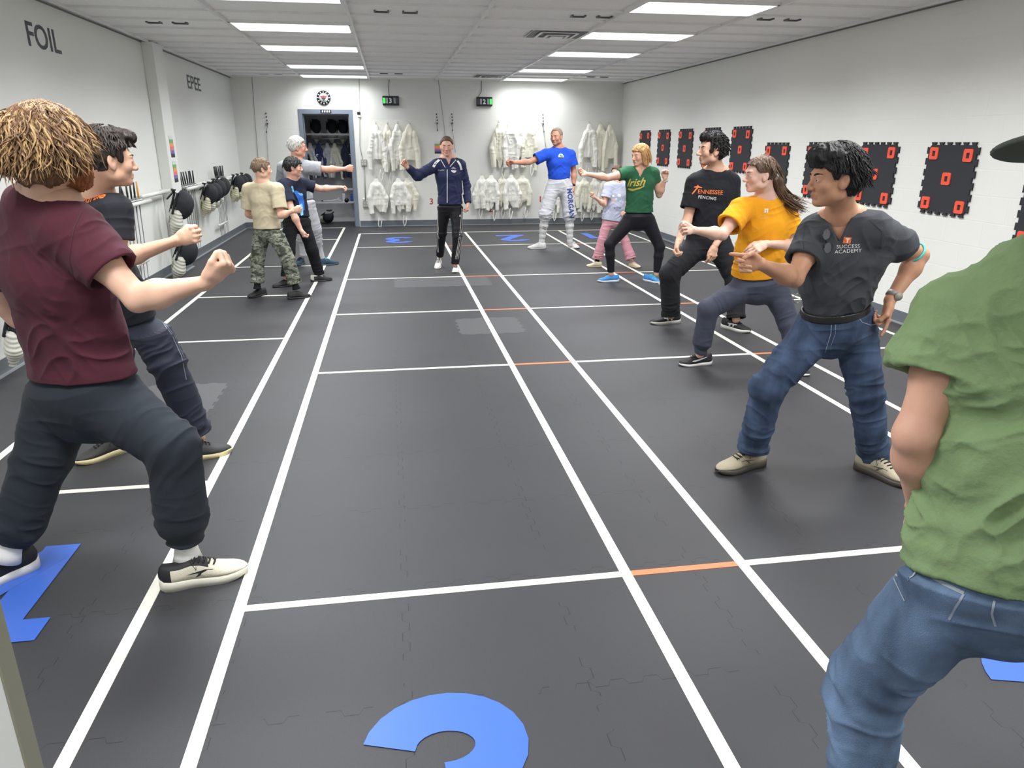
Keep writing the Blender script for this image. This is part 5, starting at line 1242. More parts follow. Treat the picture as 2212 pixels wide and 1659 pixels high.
# ---- 13: young man in charcoal shirt and jeans
def person13():
    J = AT(dict(H=(1803, 388, 2.96), N=(1818, 474, 3.04), SA=(1762, 506, 3.10), SB=(1893, 500, 2.94), C=(1824, 555, 3.06), W=(1808, 618, 3.08), P=(1803, 700, 3.10),
                EA=(1716, 601, 2.98), WA=(1640, 570, 2.82), EB=(1986, 552, 3.04), WB=(1922, 650, 2.99),
                HA=(1762, 712, 3.12), HB=(1846, 712, 3.12), KA=(1660, 835, 3.10), AA=(1624, 975, 3.20), KB=(1872, 850, 3.05), AB=(1888, 992, 3.10)))
    chk(13, J)
    p = Person('young man in charcoal v-neck shirt and blue jeans, pointing left, hand on hip', J, 1.0, (196, 146, 116), (-.985, .14, -.05), near=True, bulk=1.02, group='fencing class pupils'); p.front = unit(V3(-.66, -.75, 0))
    p.body((V3(-1, -.15, .10), V3(.1, -.9, .05), POINT, 'pinch', 1), (unit(V3(-.10, -.05, -.98)), V3(-.95, .2, .0), [(8, 8, 5), (60, 70, 40), (66, 74, 40), (70, 74, 40)], 'wrap', -1), lips=(.78, .52, .5))
    ch = cloth('charcoal_cotton', (68, 70, 74), var=(10, .06))
    p.shirt(ch, sleeve=.60, hem=(.146, .110), hem_at=at(1806, 664, 3.09), waist=(.160, .124), chest=(.178, .125), sl_r=(.070, .076), sh_r=.055, wr=(.008, .009), neck='v', tuck=True)
    m = MB(); lay_poly(m, p.shs, [(-.0155, -.014), (.0155, -.014), (.0155, .014), (-.0155, .014)], 1830, 519, (1, 0, 0), (0, 0, 1)); m.obj('chest_print', ORANGEP, p.sh)
    m = MB(); lay_text(m, p.shs, 'T', 1830, 524, .026, (1, 0, 0), (0, 0, 1), .003, bold=.0012)
    lay_text(m, p.shs, 'SUCCESS', 1832, 536, .0225, (1, 0, 0), (0, 0, 1), spacing=1.05); lay_text(m, p.shs, 'ACADEMY', 1832, 546, .0225, (1, 0, 0), (0, 0, 1), spacing=1.05); m.obj('chest_print', WHITEP, p.sh)
    m = MB()
    for a in range(1, 3): pass
    # seams of the sleeves
    ribbon(m, p.shs, [(1741, 480), (1735, 515), (1737, 560)], .002); ribbon(m, p.shs, [(1877, 475), (1905, 500), (1902, 532)], .002); m.obj('seam', mat('charcoal_seam', (50, 52, 56), .8), p.sh)
    p.pants(DENIM, 'jeans', thigh=(.096, .105), knee=.080, hemr=.070, length=.95, wr=(.008, .012), seat=(.172, .128), tops=(.160, .124), top=at(1805, 674, 3.09), kneewr=1.4)
    m = MB(); st = mat('denim_stitch', (140, 150, 168), .8)
    ribbon(m, p.pns, [(1796, 692), (1795, 720), (1786, 748), (1782, 762)], .003); ribbon(m, p.pns, [(1806, 692), (1804, 722), (1794, 748)], .002); ribbon(m, p.pns, [(1852, 682), (1862, 696), (1880, 702), (1893, 700)], .003)
    ribbon(m, p.pns, [(1716, 663), (1728, 680), (1742, 688)], .003); m.obj('stitching', st, p.pn)
    v = Vol(); dn = unit(J['P']-J['W']); b0 = at(1805, 669, 3.09); v.cone(b0-dn*.019, b0+dn*.019, (.164, .128), (.170, .133), p.hv, 0, capa=True, capb=True); v.cone(b0-dn*.03, b0+dn*.03, (.150, .114), (.150, .114), p.hv, 0, op='sub')
    V, F = v.surf(.005); V = relax(V, F, 1, .3); bo = qmesh('belt', V, F, mat('black_leather', (26, 25, 26), .4, bump=(300, .1)), p.root); bs = Skin(V, F)
    m = MB(); mm = mat('buckle_dark_metal', (70, 70, 72), .3, metal=.9); lay_poly(m, bs, [(-.022, -.016), (.022, -.016), (.022, .016), (-.022, .016)], 1790, 674, (1, 0, 0), (0, 0, 1), .003); m.obj('buckle', mm, bo)
    m = MB(); ribbon(m, bs, [(1842, 662), (1842, 682)], .012, .003); ribbon(m, bs, [(1748, 655), (1752, 676)], .012, .003); m.obj('belt_loop', DENIM, p.pn)
    m = MB(); c = at(1722, 645, 2.98); m.tube([c+V3(.018*math.cos(t), -.0, .022*math.sin(t)) for t in np.linspace(0, 6.28, 15)], .0016, 6); m.obj('key_ring', mat('steel', (160, 160, 160), .25, metal=1), p.root)
    h = p.head
    def ex(v): h.E(v, 0, .03, .108, .080, .088, .045); h.E(v, 0, .075, .090, .064, .034, .030); h.E(v, 0, -.06, .01, .082, .06, .085)
    LN = [(-.14, -.080), (-.05, -.075), (-.024, -.04), (-.018, .02), (.012, .03), (.016, .005), (.034, .008), (.044, .035), (.066, .052), (.14, .06)]
    V, F = hair_shell(h, LN, .016, .005, 13, .0042, ex, 60); m = MB(); locks(m, h, 1500, 23, (.094, .118, .124), .048, .0030, .25, .14, .0, .7, zf=.060, zs=.026, ys=-.03, mess=.2); p.hair(V, F, BLACKH, lk=m); h.extras(p.root, p.skin, BLACKH, (40, 28, 22))
    # bracelet above the elbow, watch
    m = MB(); c = lerp(J['SB'], J['EB'], .86); d_ = unit(J['EB']-J['SB']); a1 = unit(np.cross(d_, V3(0, 1, 0))); a2 = np.cross(d_, a1); tq = mat('turquoise_band', (84, 196, 192), .6, bump=(200, .3))
    m.tube([c+(a1*math.cos(t)+a2*math.sin(t))*.0475+d_*.012*math.cos(t) for t in np.linspace(0, 6.28, 25)], .0055, 8); m.obj('arm_band', tq, p.root)
    w_ = J['WB']; d_ = unit(J['EB']-w_); m = MB(); m.tube([w_+d_*.022, w_+d_*.044], .0335, 22); sidep = unit(np.cross(d_, V3(0, 1, .2))); m.tube([w_+d_*.033+V3(-.0, -.028, 0), w_+d_*.033+V3(-.0, -.040, 0)], .019, 20); m.obj('wristwatch', mat('watch_grey', (150, 144, 136), .4), p.root)
    # folded spectacles hanging from the collar
    m = MB(); g0, n = p.shs.hit(1786, 505); gf = unit(V3(-.25, -.96, 0)); rt = unit(np.cross(gf, V3(0, 0, 1))); off = g0+gf*.016
    for dz, dx in ((.0, .006), (-.060, -.008)):
        c = off+V3(0, 0, dz)+rt*dx; m.cur = 0; m.tube([c+rt*.017*math.cos(t)+V3(0, 0, .025)*math.sin(t) for t in np.linspace(0, 6.28, 19)], .0021, 6)
        m.cur = 1; m.add([c+rt*.0165*math.cos(t)+V3(0, 0, .0245)*math.sin(t) for t in np.linspace(0, 6.28, 17)[:-1]], [tuple(range(16))])
    m.cur = 0; m.tube([off+V3(0, 0, -.025), off+V3(0, 0, -.035)], .002, 6); m.tube([off+V3(0, 0, .02), off+V3(0, 0, .035)-gf*.012, off+V3(0, 0, -.07)-gf*.012], .0015, 6)
    gl = m.obj('spectacles', [mat('dark_frame', (60, 58, 56), .25), mat('lens_glass', (126, 130, 138), .04, spec=1.0, trans=.6)]); tag(gl, 'black framed spectacles hanging from the v-neck of the charcoal shirt', 'glasses')
    shoe(p.root, (1.885, 3.25), (1.59, 3.17), L=.315, up_c=(168, 158, 134), sole_c=(74, 68, 62), lace_c=(20, 20, 20), sole_h=.034, swoosh=((92, 84, 70), 'wedge')); shoe(p.root, (2.34, 3.14), (2.47, 2.86), L=.315, up_c=(168, 158, 134), sole_c=(74, 68, 62), lace_c=(20, 20, 20), sole_h=.034, swoosh=((92, 84, 70), 'wedge'))
    return p
# ---- 14: person in green shirt at the right edge
def person14():
    J = AT(dict(H=(2455, 372, 1.12), N=(2395, 540, 1.10), SA=(2078, 694, 1.20), SB=(2600, 660, 1.02), C=(2268, 815, 1.12), W=(2212, 1010, 1.10), P=(2150, 1200, 1.06),
                EA=(1978, 940, 1.16), WA=(1990, 1100, 1.22), EB=(2750, 900, 1.1), WB=(2600, 1150, 1.2),
                HA=(2060, 1270, 1.10), HB=(2330, 1280, 1.02), KA=(1865, 1490, 1.22), AA=(1800, 1760, 1.30), KB=(2560, 1500, 1.05), AB=(2600, 2050, .95)))
    J['AA'] = V3(1.02, 1.14, .09); J['AB'] = V3(1.75, .98, .09); J['KB'] = V3(1.62, 1.12, .50)
    chk(14, J)
    p = Person('person in leaf green shirt and faded jeans at the right edge, back to camera', J, 1.0, (206, 158, 134), (-.97, .22, -.04), hup=(0, .34, .94), near=True, bulk=1.0, group='fencing class pupils'); p.front = V3(-.25, .96, 0)
    p.body((unit(V3(.55, .5, -.3)), V3(.3, .2, -.9), SOFT, 'wrap', -1), (V3(0, .9, .3), V3(-.9, 0, 0), FIST, 'wrap', 1))
    gm = mat('leaf_green_cotton', (124, 146, 104), .88, bump=(60, .35), var=(5, .10), spec=.2)
    p.shirt(gm, sleeve=.50, hem=(.172, .14), hem_at=at(2155, 1258, 1.05), waist=(.172, .135), chest=(.198, .135), sl_r=(.082, .084), wr=(.013, .016), flare=1.14, sh_r=.066, freq=1.25)
    p.pants(DENIML, 'jeans', thigh=(.098, .108), knee=.078, hemr=.07, length=.95, wr=(.007, .012), seat=(.172, .13), kneewr=1.7)
    st = mat('denim_stitch_pale', (150, 160, 170), .8); m = MB()
    ribbon(m, p.pns, [(2000, 1238), (2040, 1262), (2082, 1282)], .008); ribbon(m, p.pns, [(2082, 1284), (2065, 1310), (2050, 1338)], .004); ribbon(m, p.pns, [(1948, 1200), (1932, 1250), (1955, 1298)], .004); ribbon(m, p.pns, [(2148, 1298), (2142, 1325), (2150, 1352)], .004); m.obj('stitching', st, p.pn)
    h = p.head; V, F = hair_shell(h, LINE, .010, .005, 14, .005); p.hair(V, F, DARKH); h.extras(p.root, p.skin, DARKH)
    v = Vol(); h.E(v, 0, -.012, .055, .096, .115, .085, .02); v.cut(h.P(0, 0, .045), -h.u)
    h.E(v, 0, .125, .052, .082, .110, .016, .01)
    V, F = v.surf(.005); cp = qmesh('cap', V, F, mat('olive_cap', (78, 84, 76), .85, bump=(500, .2)), p.root)
    shoe(p.root, (1.10, 1.00), (.98, 1.26), L=.30, up_c=(60, 60, 62), sole_c=(220, 220, 214)); shoe(p.root, (1.76, .90), (1.86, 1.18), L=.30, up_c=(60, 60, 62), sole_c=(220, 220, 214))
    return p
for _k, _fn in ((1, person1), (2, person2), (4, person4), (5, person5), (6, person6), (7, person7), (8, person8), (9, person9), (10, person10), (11, person11), (12, person12), (13, person13), (14, person14)):
    if want(_k): _fn()
    if os.environ.get('CHK'): print('PERSON time', _k, round(time.time()-_T0, 1), flush=True)
# ------------------------------------------------------------------ right wall: foam puzzle targets
FOAM = mat('black_eva_foam', (44, 45, 50), .8, bump=(500, .15)); OFM = mat('orange_foam', (238, 88, 62), .6)
def teeth(w_, h_, n, m, d=.022):
    pts = []
    def edge(a, b, k, ph):
        a = V3(a[0], a[1]); b = V3(b[0], b[1]); L_ = np.linalg.norm(b-a); t = (b-a)/L_; nn = V3(t[1], -t[0]); st = L_/k
        for i in range(k):
            c = (i+.5+ph)*st
            for s_, o in ((-.20, 0), (-.31, d), (.31, d), (.20, 0)): pts.append(a+t*(c+s_*st)+nn*o)
    edge((0, 0), (w_, 0), n, 0); edge((w_, 0), (w_, h_), m, 0); edge((w_, h_), (0, h_), n, 0); edge((0, h_), (0, 0), m, 0); return [tuple(p) for p in pts]
tg = [(13.29, 1.834, 'farthest, partly behind the head of the woman in green'), (12.30, 1.832, 'second from the back corner'), (11.32, 1.83, 'third from the back corner'),
      (10.31, 1.83, 'mostly hidden behind the curly-haired man'), (9.36, 1.83, 'last of the higher row, right of curly black hair'), (8.37, 1.625, 'behind the brown ponytail'),
      (7.40, 1.63, 'mostly hidden behind the head of the man in charcoal'), (6.41, 1.63, 'just right of the head of the man in charcoal'), (5.43, 1.63, 'largest fully visible one'), (4.33, 1.46, 'cut off by the right edge of the picture')]
for y0, zt, lb in tg:
    W_, H_ = .60, .60; e = empty('foam_target', (XR-.01, y0+.3, zt-.3), 'black foam target with orange rings, '+lb, 'wall target', 'foam targets on the right wall')
    m = MB(); m.prism(teeth(W_-.045, H_-.045, 6, 6), (XR-.002, y0+W_-.022, zt-H_+.022), (0, -1, 0), (0, 0, 1), (-1, 0, 0), .014); m.obj('foam_mat', FOAM, e)
    R = random.Random(int(y0*100))
    for u, v in ((.10, .50), (.50, .50), (.30, .30), (.10, .085), (.50, .085)):
        m = MB(); cy, cz = y0+W_-u+R.uniform(-.006, .006), zt-H_+v+R.uniform(-.006, .006)
        O_ = [(-.040, -.05), (-.05, -.04), (-.05, .04), (-.040, .052), (.040, .052), (.05, .04), (.05, -.04), (.040, -.05)]; I_ = [(-.018, -.022), (-.018, -.022), (-.018, .022), (-.018, .022), (.018, .022), (.018, .022), (.018, -.022), (.018, -.022)]
        vs = [(XR-.024, cy-a, cz+b) for a, b in O_]+[(XR-.024, cy-a, cz+b) for a, b in I_]+[(XR-.0155, cy-a, cz+b) for a, b in O_]+[(XR-.0155, cy-a, cz+b) for a, b in I_]
        fs = []
        for i in range(8):
            j = (i+1) % 8; fs += [(i, j, 8+j, 8+i), (16+i, 16+j, j, i), (8+i, 8+j, 24+j, 24+i)]
        m.add(vs, fs); m.obj('target_ring', OFM, e)

# ------------------------------------------------------------------ doorway and closet
STEEL = mat('door_frame_blue_grey', (122, 132, 146), .35, var=(3, .03)); CW = mat('closet_wall', (204, 206, 208), .7)
m = MB(); a, b, z = DX0, DX1, DZ
m.box(a-.075, a+.0, YB-.014, YB+.2, 0, z+.085).box(b, b+.075, YB-.014, YB+.2, 0, z+.085).box(a, b, YB-.014, YB+.2, z, z+.085)
m.box(a, a+.018, YB+.04, YB+.15, 0, z).box(b-.018, b, YB+.04, YB+.15, 0, z).box(a, b, YB+.04, YB+.15, z-.018, z)
struct(m.obj('door_1', STEEL, bevel=.003))
BW = YB+1.05
struct(MB().box(XL, .6, BW, BW+.1, 0, H).box(-2.0, -1.9, YB+.2, BW, 0, H).box(-.45, -.35, YB+.2, BW, 0, H).obj('wall_closet', CW))
sg = empty('door_sign', (-1.17, YB-.02, 2.165), 'small black and white sign plate on the door frame lintel', 'sign')
MB().box(-1.27, -1.07, YB-.019, YB-.0145, 2.135, 2.195).obj('plate', mat('sign_black', (30, 32, 36), .5), sg)
m = MB(); place_text(m, 'SAFE', (-1.255, YB-.0195, 2.148), (1, 0, 0), (0, 0, 1), size=.05, bold=.001) if 0 else None
for k in range(4): m.quad((-1.245+k*.042, YB-.0196, 2.147), (-1.220+k*.042, YB-.0196, 2.147), (-1.215+k*.042, YB-.0196, 2.185), (-1.24+k*.042, YB-.0196, 2.183))
m.obj('white_marks', WHITEP, sg)
SHW = mat('white_coated_wire', (188, 190, 194), .4, metal=.2); POLE = mat('steel_rail', (140, 144, 152), .35, metal=.7)
def wire_shelf(z, y0, y1, lb, x0=-1.9, x1=-.45):
    m = MB(); 
    for k in range(12): y = y0+(y1-y0)*k/11; m.box(x0, x1, y-.003, y+.003, z-.003, z+.003)
    m.box(x0, x1, y0-.006, y0+.006, z-.03, z+.006)
    for k in range(8): x = x0+(x1-x0)*k/7; m.box(x-.003, x+.003, y0, y1, z-.009, z-.003)
    tag(m.obj('wire_shelf', SHW), lb, 'shelf')
wire_shelf(1.77, BW-.45, BW-.01, 'upper white wire shelf in the closet, holding fencing masks'); wire_shelf(.70, BW-.35, BW-.01, 'short white wire shelf in the closet at waist height', -.98); wire_shelf(.44, BW-.4, BW-.01, 'lower white wire shelf in the closet, holding boxes')
RY = BW-.38
e = empty('clothes_rail', (-1.17, RY, 1.68), 'steel clothes rail below the upper closet shelf', 'rail'); MB().tube([(-1.9, RY, 1.68), (-.45, RY, 1.68)], .015, 10).obj('rail_tube', POLE, e)
MB().box(-1.88, -.47, BW-.05, BW-.001, 1.56, 1.66).obj('back_board', mat('grey_board', (150, 152, 158), .6), e)

# ------------------------------------------------------------------ hanging garments
def garment(seed, w_, L_, depth=.05, sleeves=.62, flare=1.0, skew=0., bib=False, vox=.0075, sl=(.05, .042), top=.045):
    """a limp jacket hanging from a hook at the origin, facing -y"""
    R = random.Random(seed); v = Vol(); ex = (1, 0, 0)
    v.cone((0, 0, -.03), (skew*.3, -.01, -.20*L_), (top, .03), (w_*.62, depth), ex, .04)
    v.cone((skew*.3, -.01, -.20*L_), (skew, -.01, -.66*L_), (w_*.62, depth), (w_*.74*flare, depth*.9), ex, .04, capb=not bib)
    if bib: v.cone((skew, -.01, -.62*L_), (skew+.02, -.01, -.86*L_), (w_*.6, depth*.7), (.02, .02), ex, .03)
    for q in (-1, 1):
        o = R.uniform(-.03, .03); s0 = V3(q*w_*.42, -.015, -.18*L_); s1 = V3(q*(w_*.92+o)+skew*.5, -.025, -(.48+R.uniform(-.04, .04))*L_); s2 = V3(q*(w_*(.86+R.uniform(-.25, .12)))+skew, -.03, -(sleeves+.28+R.uniform(-.06, .03))*L_)
        v.cone(s0, s1, sl[0], sl[0]*1.05, ex, .03); v.cone(s1, s2, sl[0]*1.02, sl[1], ex, .025, capb=True)
        d_ = unit(s2-s1); v.cone(s2-d_*.025, s2+d_*.02, sl[1]-.010, sl[1]-.010, ex, 0, op='sub', ext=.02)
    V, F = v.surf(vox); N = vnormals(V, F)
    n1 = ridge(noise(V*np.array([24, 20, 3.2])+1.2*noise(V*4, seed)[:, None], seed)); n2 = ridge(noise(V*np.array([14, 14, 16]), seed+3)); n3 = noise(V*np.array([7, 7, 2]), seed+5)
    fall = np.clip(-V[:, 2]/.12, .25, 1); V = V+N*((.013*(n1-.45)+.006*(n2-.3)+.014*(n3-.5))*fall)[:, None]
    V[:, 1] = np.minimum(V[:, 1], .035); return V, F
WJ = mat('white_fencing_jacket', (240, 239, 230), .85, bump=(400, .15), var=(3, .04), spec=.2); WJ2 = mat('cream_fencing_jacket', (236, 232, 214), .85, bump=(400, .15), var=(3, .04), spec=.2)
protos = {}
def gproto(k, m_, **kw):
    V, F = garment(k, **kw); me = qmesh('garment_mesh', V, F, m_); d = me.data; bpy.data.objects.remove(me); protos[k] = d
gproto(1, WJ, w_=.17, L_=.98, skew=.02); gproto(2, WJ2, w_=.15, L_=.98, skew=-.02, bib=True); gproto(3, WJ, w_=.14, L_=.95, skew=.03, bib=True); gproto(4, WJ2, w_=.19, L_=1.0, skew=-.03, flare=1.1)
gproto(5, WJ, w_=.16, L_=.74, skew=.03, bib=True); gproto(6, WJ, w_=.18, L_=.76, skew=-.02, bib=True); gproto(7, WJ2, w_=.17, L_=.72, skew=.02, bib=True)
HOOK = mat('white_hook', (226, 226, 222), .35)
def jacket(k, px, py, lb, grp, sx=1.0, mir=False, strap=None, dy=0.0):
    p = at(px, py, YB-.075-dy); e = empty('fencing_jacket', p, lb, 'jacket', grp)
    o = bpy.data.objects.new('jacket_cloth', protos[k]); COL.objects.link(o); o.parent = e; o.scale = (-sx if mir else sx, 1, 1)
    if strap:
        zl, xo = strap; q = V3(p)+V3(xo, -.02, 0); m = MB()
        pts = [q+V3(0, 0, -zl+.22), q+V3(-.02, -.005, -zl+.1), q+V3(.0, -.01, -zl), q+V3(.03, -.005, -zl+.05), q+V3(.05, 0, -zl+.16)]; pts = [lerp(lerp(pts[i], pts[i+1], t), pts[i+1], t*.2) for i in range(4) for t in (0, .5)]+[pts[-1]]
        m.tube(pts, .009, 6); m.obj('crotch_strap', WJ, e)
    h = MB(); h.box(p[0]-.016, p[0]+.016, YB-.006, YB-.0005, p[2]-.01, p[2]+.055).tube([(p[0], YB-.006, p[2]+.03), (p[0], YB-.04-dy*.5, p[2]+.0), (p[0], YB-.085-dy, p[2]-.008), (p[0], YB-.10-dy, p[2]+.03)], .006, 6)
    tag(h.obj('wall_hook', HOOK), 'white wall hook of the '+lb.replace('fencing jacket', 'jacket'), 'hook', 'white wall hooks')
G1, G2 = 'fencing jackets on the upper hooks', 'fencing jackets on the lower hooks'
for a in ((1, 811, 268, 'white fencing jacket on upper hook nearest the door', G1, 1.0, 0, (1.06, .05), .03), (2, 836, 268, 'cream fencing jacket on second upper hook from the door', G1, .8, 0, (1.12, .02)), (3, 858, 268, 'white fencing jacket on third upper hook from the door', G1, .95, 1, None, .02), (4, 884, 268, 'cream fencing jacket on fourth upper hook from the door', G1, 1.0, 0, None, .045),
          (2, 1079, 265, 'cream fencing jacket on upper hook right of the instructor', G1, 1.05, 1, (1.05, .06), .02), (3, 1101, 265, 'white fencing jacket on upper hook, tip above the pointing fist', G1, 1.1, 0, None, .05), (1, 1122, 265, 'white fencing jacket on upper hook behind the outstretched blue-shirted arm', G1, .8, 1, None), (4, 1145, 265, 'cream fencing jacket on upper hook beside the blue sleeve', G1, .85, 0, (1.02, .03), .03),
          (1, 1274, 267, 'white fencing jacket on upper hook right of the man in blue', G1, 1.0, 1, (1.02, -.04), .03), (2, 1298, 268, 'cream fencing jacket on upper hook, second from the right corner', G1, 1.05, 0, (1.05, -.06)), (4, 1318, 268, 'cream fencing jacket on upper hook in the right corner', G1, .8, 1, None, .03),
          (5, 812, 385, 'white fencing jacket on lower hook nearest the door', G2, 1.0, 0, (.98, .02), .02), (6, 860, 384, 'white fencing jacket on lower hook, bulging left sleeve', G2, 1.0, 1, None, .03), (7, 880, 384, 'cream fencing jacket on lower hook left of the instructor', G2, .95, 0, (.94, -.1)),
          (5, 1041, 379, 'white fencing jacket on lower hook beside the instructor', G2, .9, 1, (.84, -.05)), (6, 1061, 378, 'white fencing jacket on lower hook, second from the instructor', G2, .95, 0, (.9, .05), .04), (7, 1085, 378, 'cream fencing jacket on lower hook, middle of its row of five', G2, .8, 1, (.86, 0)), (5, 1104, 377, 'white fencing jacket on lower hook, red patch near its hem', G2, .95, 0, (.88, -.02), .04), (7, 1128, 378, 'cream fencing jacket on lower hook left of the white breeches', G2, 1.1, 1, (.86, .07)),
          (6, 1196, 385, 'white fencing jacket on lower hook between the white-clad legs', G2, .85, 0, (.86, .02)), (5, 1243, 384, 'white fencing jacket on lower hook behind the hanging blue-shirted arm', G2, .9, 1, None), (7, 1262, 384, 'cream fencing jacket on lower hook under the stretched bare arm', G2, .95, 0, (.88, -.03), .03), (6, 1284, 384, 'white fencing jacket on lower hook behind the small fist', G2, .9, 1, (.86, -.04)), (5, 1306, 386, 'white fencing jacket on lower hook behind the girl', G2, .9, 0, (.84, 0))):
    jacket(*a)
# closet clothes: dark and pale garments on hangers
cl = [(-1.72, (44, 44, 54), 'black', 1), (-1.58, (176, 178, 176), 'pale grey', 2), (-1.42, (44, 50, 84), 'navy', 3), (-1.24, (150, 152, 158), 'mid grey', 2), (-1.10, (176, 176, 162), 'stone coloured', 1), (-.90, (38, 42, 58), 'blue-black', 3), (-.78, (30, 34, 48), 'darkest navy', 1), (-.63, (160, 162, 172), 'light grey', 2)]
for i, (x, c, nm, k) in enumerate(cl):
    e = empty('hanging_garment', (x, RY, 1.66), nm + ' sports garment hanging on the closet rail', 'garment', 'garments on the closet rail')
    d = protos[k].copy(); d.materials.clear(); d.materials.append(cloth('closet_cloth_%d' % i, c)); o = bpy.data.objects.new('garment_cloth', d); COL.objects.link(o); o.parent = e; o.location = (0, -.01, -.06); o.scale = (.72, 1.0, .80)
    MB().tube([(x, RY, 1.70), (x+.02, RY, 1.705), (x+.02, RY, 1.68), (x, RY, 1.655), (x, RY, 1.62), (x-.12, RY, 1.56)], .004, 6).tube([(x, RY, 1.62), (x+.12, RY, 1.56)], .004, 6).obj('clothes_hanger', mat('dark_hanger', (40, 42, 48), .5), e)
    if i in (2, 6):
        m = MB(); m.add([(x-.03+.022*math.cos(t), RY-.085, 1.36+.026*math.sin(t)) for t in np.linspace(0, 5.2, 10)]+[(x-.03+.012*math.cos(t), RY-.086, 1.36+.016*math.sin(t)) for t in np.linspace(5.2, 0, 10)], [tuple([i_, i_+1, 18-i_, 19-i_]) for i_ in range(9)]); m.obj('badge', WHITEP, e)
# ------------------------------------------------------------------ fencing masks
MESHM = mat('black_mask_mesh', (34, 36, 44), .45, bump=(260, .8), metal=.2); TRIM = mat('black_mask_trim', (24, 25, 30), .55); BIB = mat('white_mask_bib', (214, 213, 200), .85, bump=(300, .2)); BIBY = mat('yellowed_mask_bib', (206, 202, 172), .85)
def mask_parts():
    out = []
    v = Vol(); v.ell((0, -.01, 0), np.eye(3), (.105, .125, .15), 0); v.cut((0, .055, 0), (0, 1, .25)); v.ell((0, .03, -.02), np.eye(3), (.09, .10, .13), 0, 'sub'); out.append(('mesh_dome', MESHM, v.surf(.006)))
    v = Vol(); v.cone((0, .055, .10), (0, .055, -.10), (.112, .024), (.104, .024), (1, 0, 0), 0); v.cone((0, .055, .10), (0, .055, -.10), (.094, .05), (.086, .05), (1, 0, 0), 0, op='sub'); v.cone((-.05, .09, .12), (.05, .09, .12), .014, .014, (1, 0, 0), .01); v.cone((0, .07, .13), (0, .12, .02), (.03, .008), (.026, .008), (1, 0, 0), .008); out.append(('trim', TRIM, v.surf(.006)))
    v = Vol(); v.cone((0, .01, -.09), (0, -.01, -.20), (.112, .06), (.11, .066), (1, 0, 0), .02); v.cone((0, -.01, -.20), (0, -.01, -.32), (.108, .06), (.025, .025), (1, 0, 0), .02); v.cone((0, .03, -.06), (0, .03, -.36), (.08, .03), (.02, .03), (1, 0, 0), 0, op='sub')
    V, F = v.surf(.006); N = vnormals(V, F); V = V+N*(.003*np.sin(V[:, 2]*190+3*np.abs(V[:, 0])*20))[:, None]; out.append(('bib', BIB, (V, F))); return out
MP = []
for nm, mt, (V, F) in mask_parts():
    o = qmesh(nm, V, F, mt); MP.append((nm, o.data)); bpy.data.objects.remove(o)
def mask(loc, rot, lb, grp='fencing masks along the left wall', s=1.0, bib=None):
    e = empty('fencing_mask', loc, lb, 'fencing mask', grp); e.rotation_euler = [math.radians(a) for a in rot]; e.scale = (s, s, s)
    for nm, d in MP:
        if nm == 'bib' and bib: d = d.copy(); d.materials.clear(); d.materials.append(bib)
        o = bpy.data.objects.new(nm, d); COL.objects.link(o); o.parent = e
mx = XL+.19
mask((XL+.27, 9.66, .88), (20, 0, 112), 'black and white mask hanging at the wall pillar, nearest whole one', s=1.22); mask((XL+.26, 9.60, .32), (25, 0, 112), 'black and white mask hanging low beside the pillar base', s=1.22)
for y, z, lb, b_ in ((11.35, .90, 'mask with yellowed bib, nearest of the hanging cluster past the pillar', BIBY), (11.65, .90, 'mask with white bib, second of the cluster past the pillar', None), (11.95, .93, 'black mask, third of the cluster past the pillar', None), (12.25, .95, 'black mask, fourth of the cluster past the pillar', None), (13.45, .93, 'mask with pointed yellowed bib near the back corner', BIBY), (13.8, .93, 'black mask, middle of the three near the back corner', BIBY), (14.2, .93, 'black mask nearest the back corner', None)):
    mask((mx+.04, y, z), (20, 0, 118), lb, bib=b_)
mask((XL+.2, 5.62, .62), (20, 0, 120), 'upper black mask at the far left edge, behind the maroon shirt'); mask((XL+.24, 5.42, .42), (20, 0, 100), 'lower mask with striped bib at the far left edge')
for x, z, lb in ((-1.78, 1.90, 'black mask at the left end of the closet shelf'), (-1.45, 1.90, 'round black mask with grey bib on the closet shelf'), (-1.14, 1.90, 'middle black mask on the closet shelf'), (-.92, 1.89, 'mask beside the middle one on the closet shelf'), (-.6, 1.90, 'black mask at the right end of the closet shelf')): mask((x, BW-.25, z+.01), (10, 0, 20), lb, 'masks on the closet shelf', .95)
mask((-1.33, BW-.45, .155), (70, 0, 30), 'black mask lying on the closet floor', 'masks in the closet')
# closet odds and ends
def boxed(name, x0, x1, y0, y1, z0, z1, m_, lb, cat, parts=None, bev=.006):
    e = empty(name, ((x0+x1)/2, (y0+y1)/2, z0), lb, cat); MB().box(x0, x1, y0, y1, z0, z1).obj('body', m_, e, bev); return e
e = boxed('storage_crate', -.86, -.70, BW-.30, BW-.1, .444, .575, mat('blue_plastic', (44, 88, 176), .4), 'blue perforated crate on the lower closet shelf', 'crate')
m = MB()
for i in range(4):
    for j in range(2): m.box(-.85+i*.037, -.83+i*.037, BW-.302, BW-.3005, .46+j*.05, .485+j*.05)
m.obj('slots', mat('navy_slot', (26, 44, 96), .5), e)
V, F = (lambda v: v.surf(.008))(Vol().ell((-.64, BW-.22, .53), np.eye(3), (.075, .08, .082), 0)); tag(qmesh('ball', V, F, mat('green_ball', (112, 176, 140), .5)), 'pale green round bag at the right end of the lower closet shelf', 'bag')
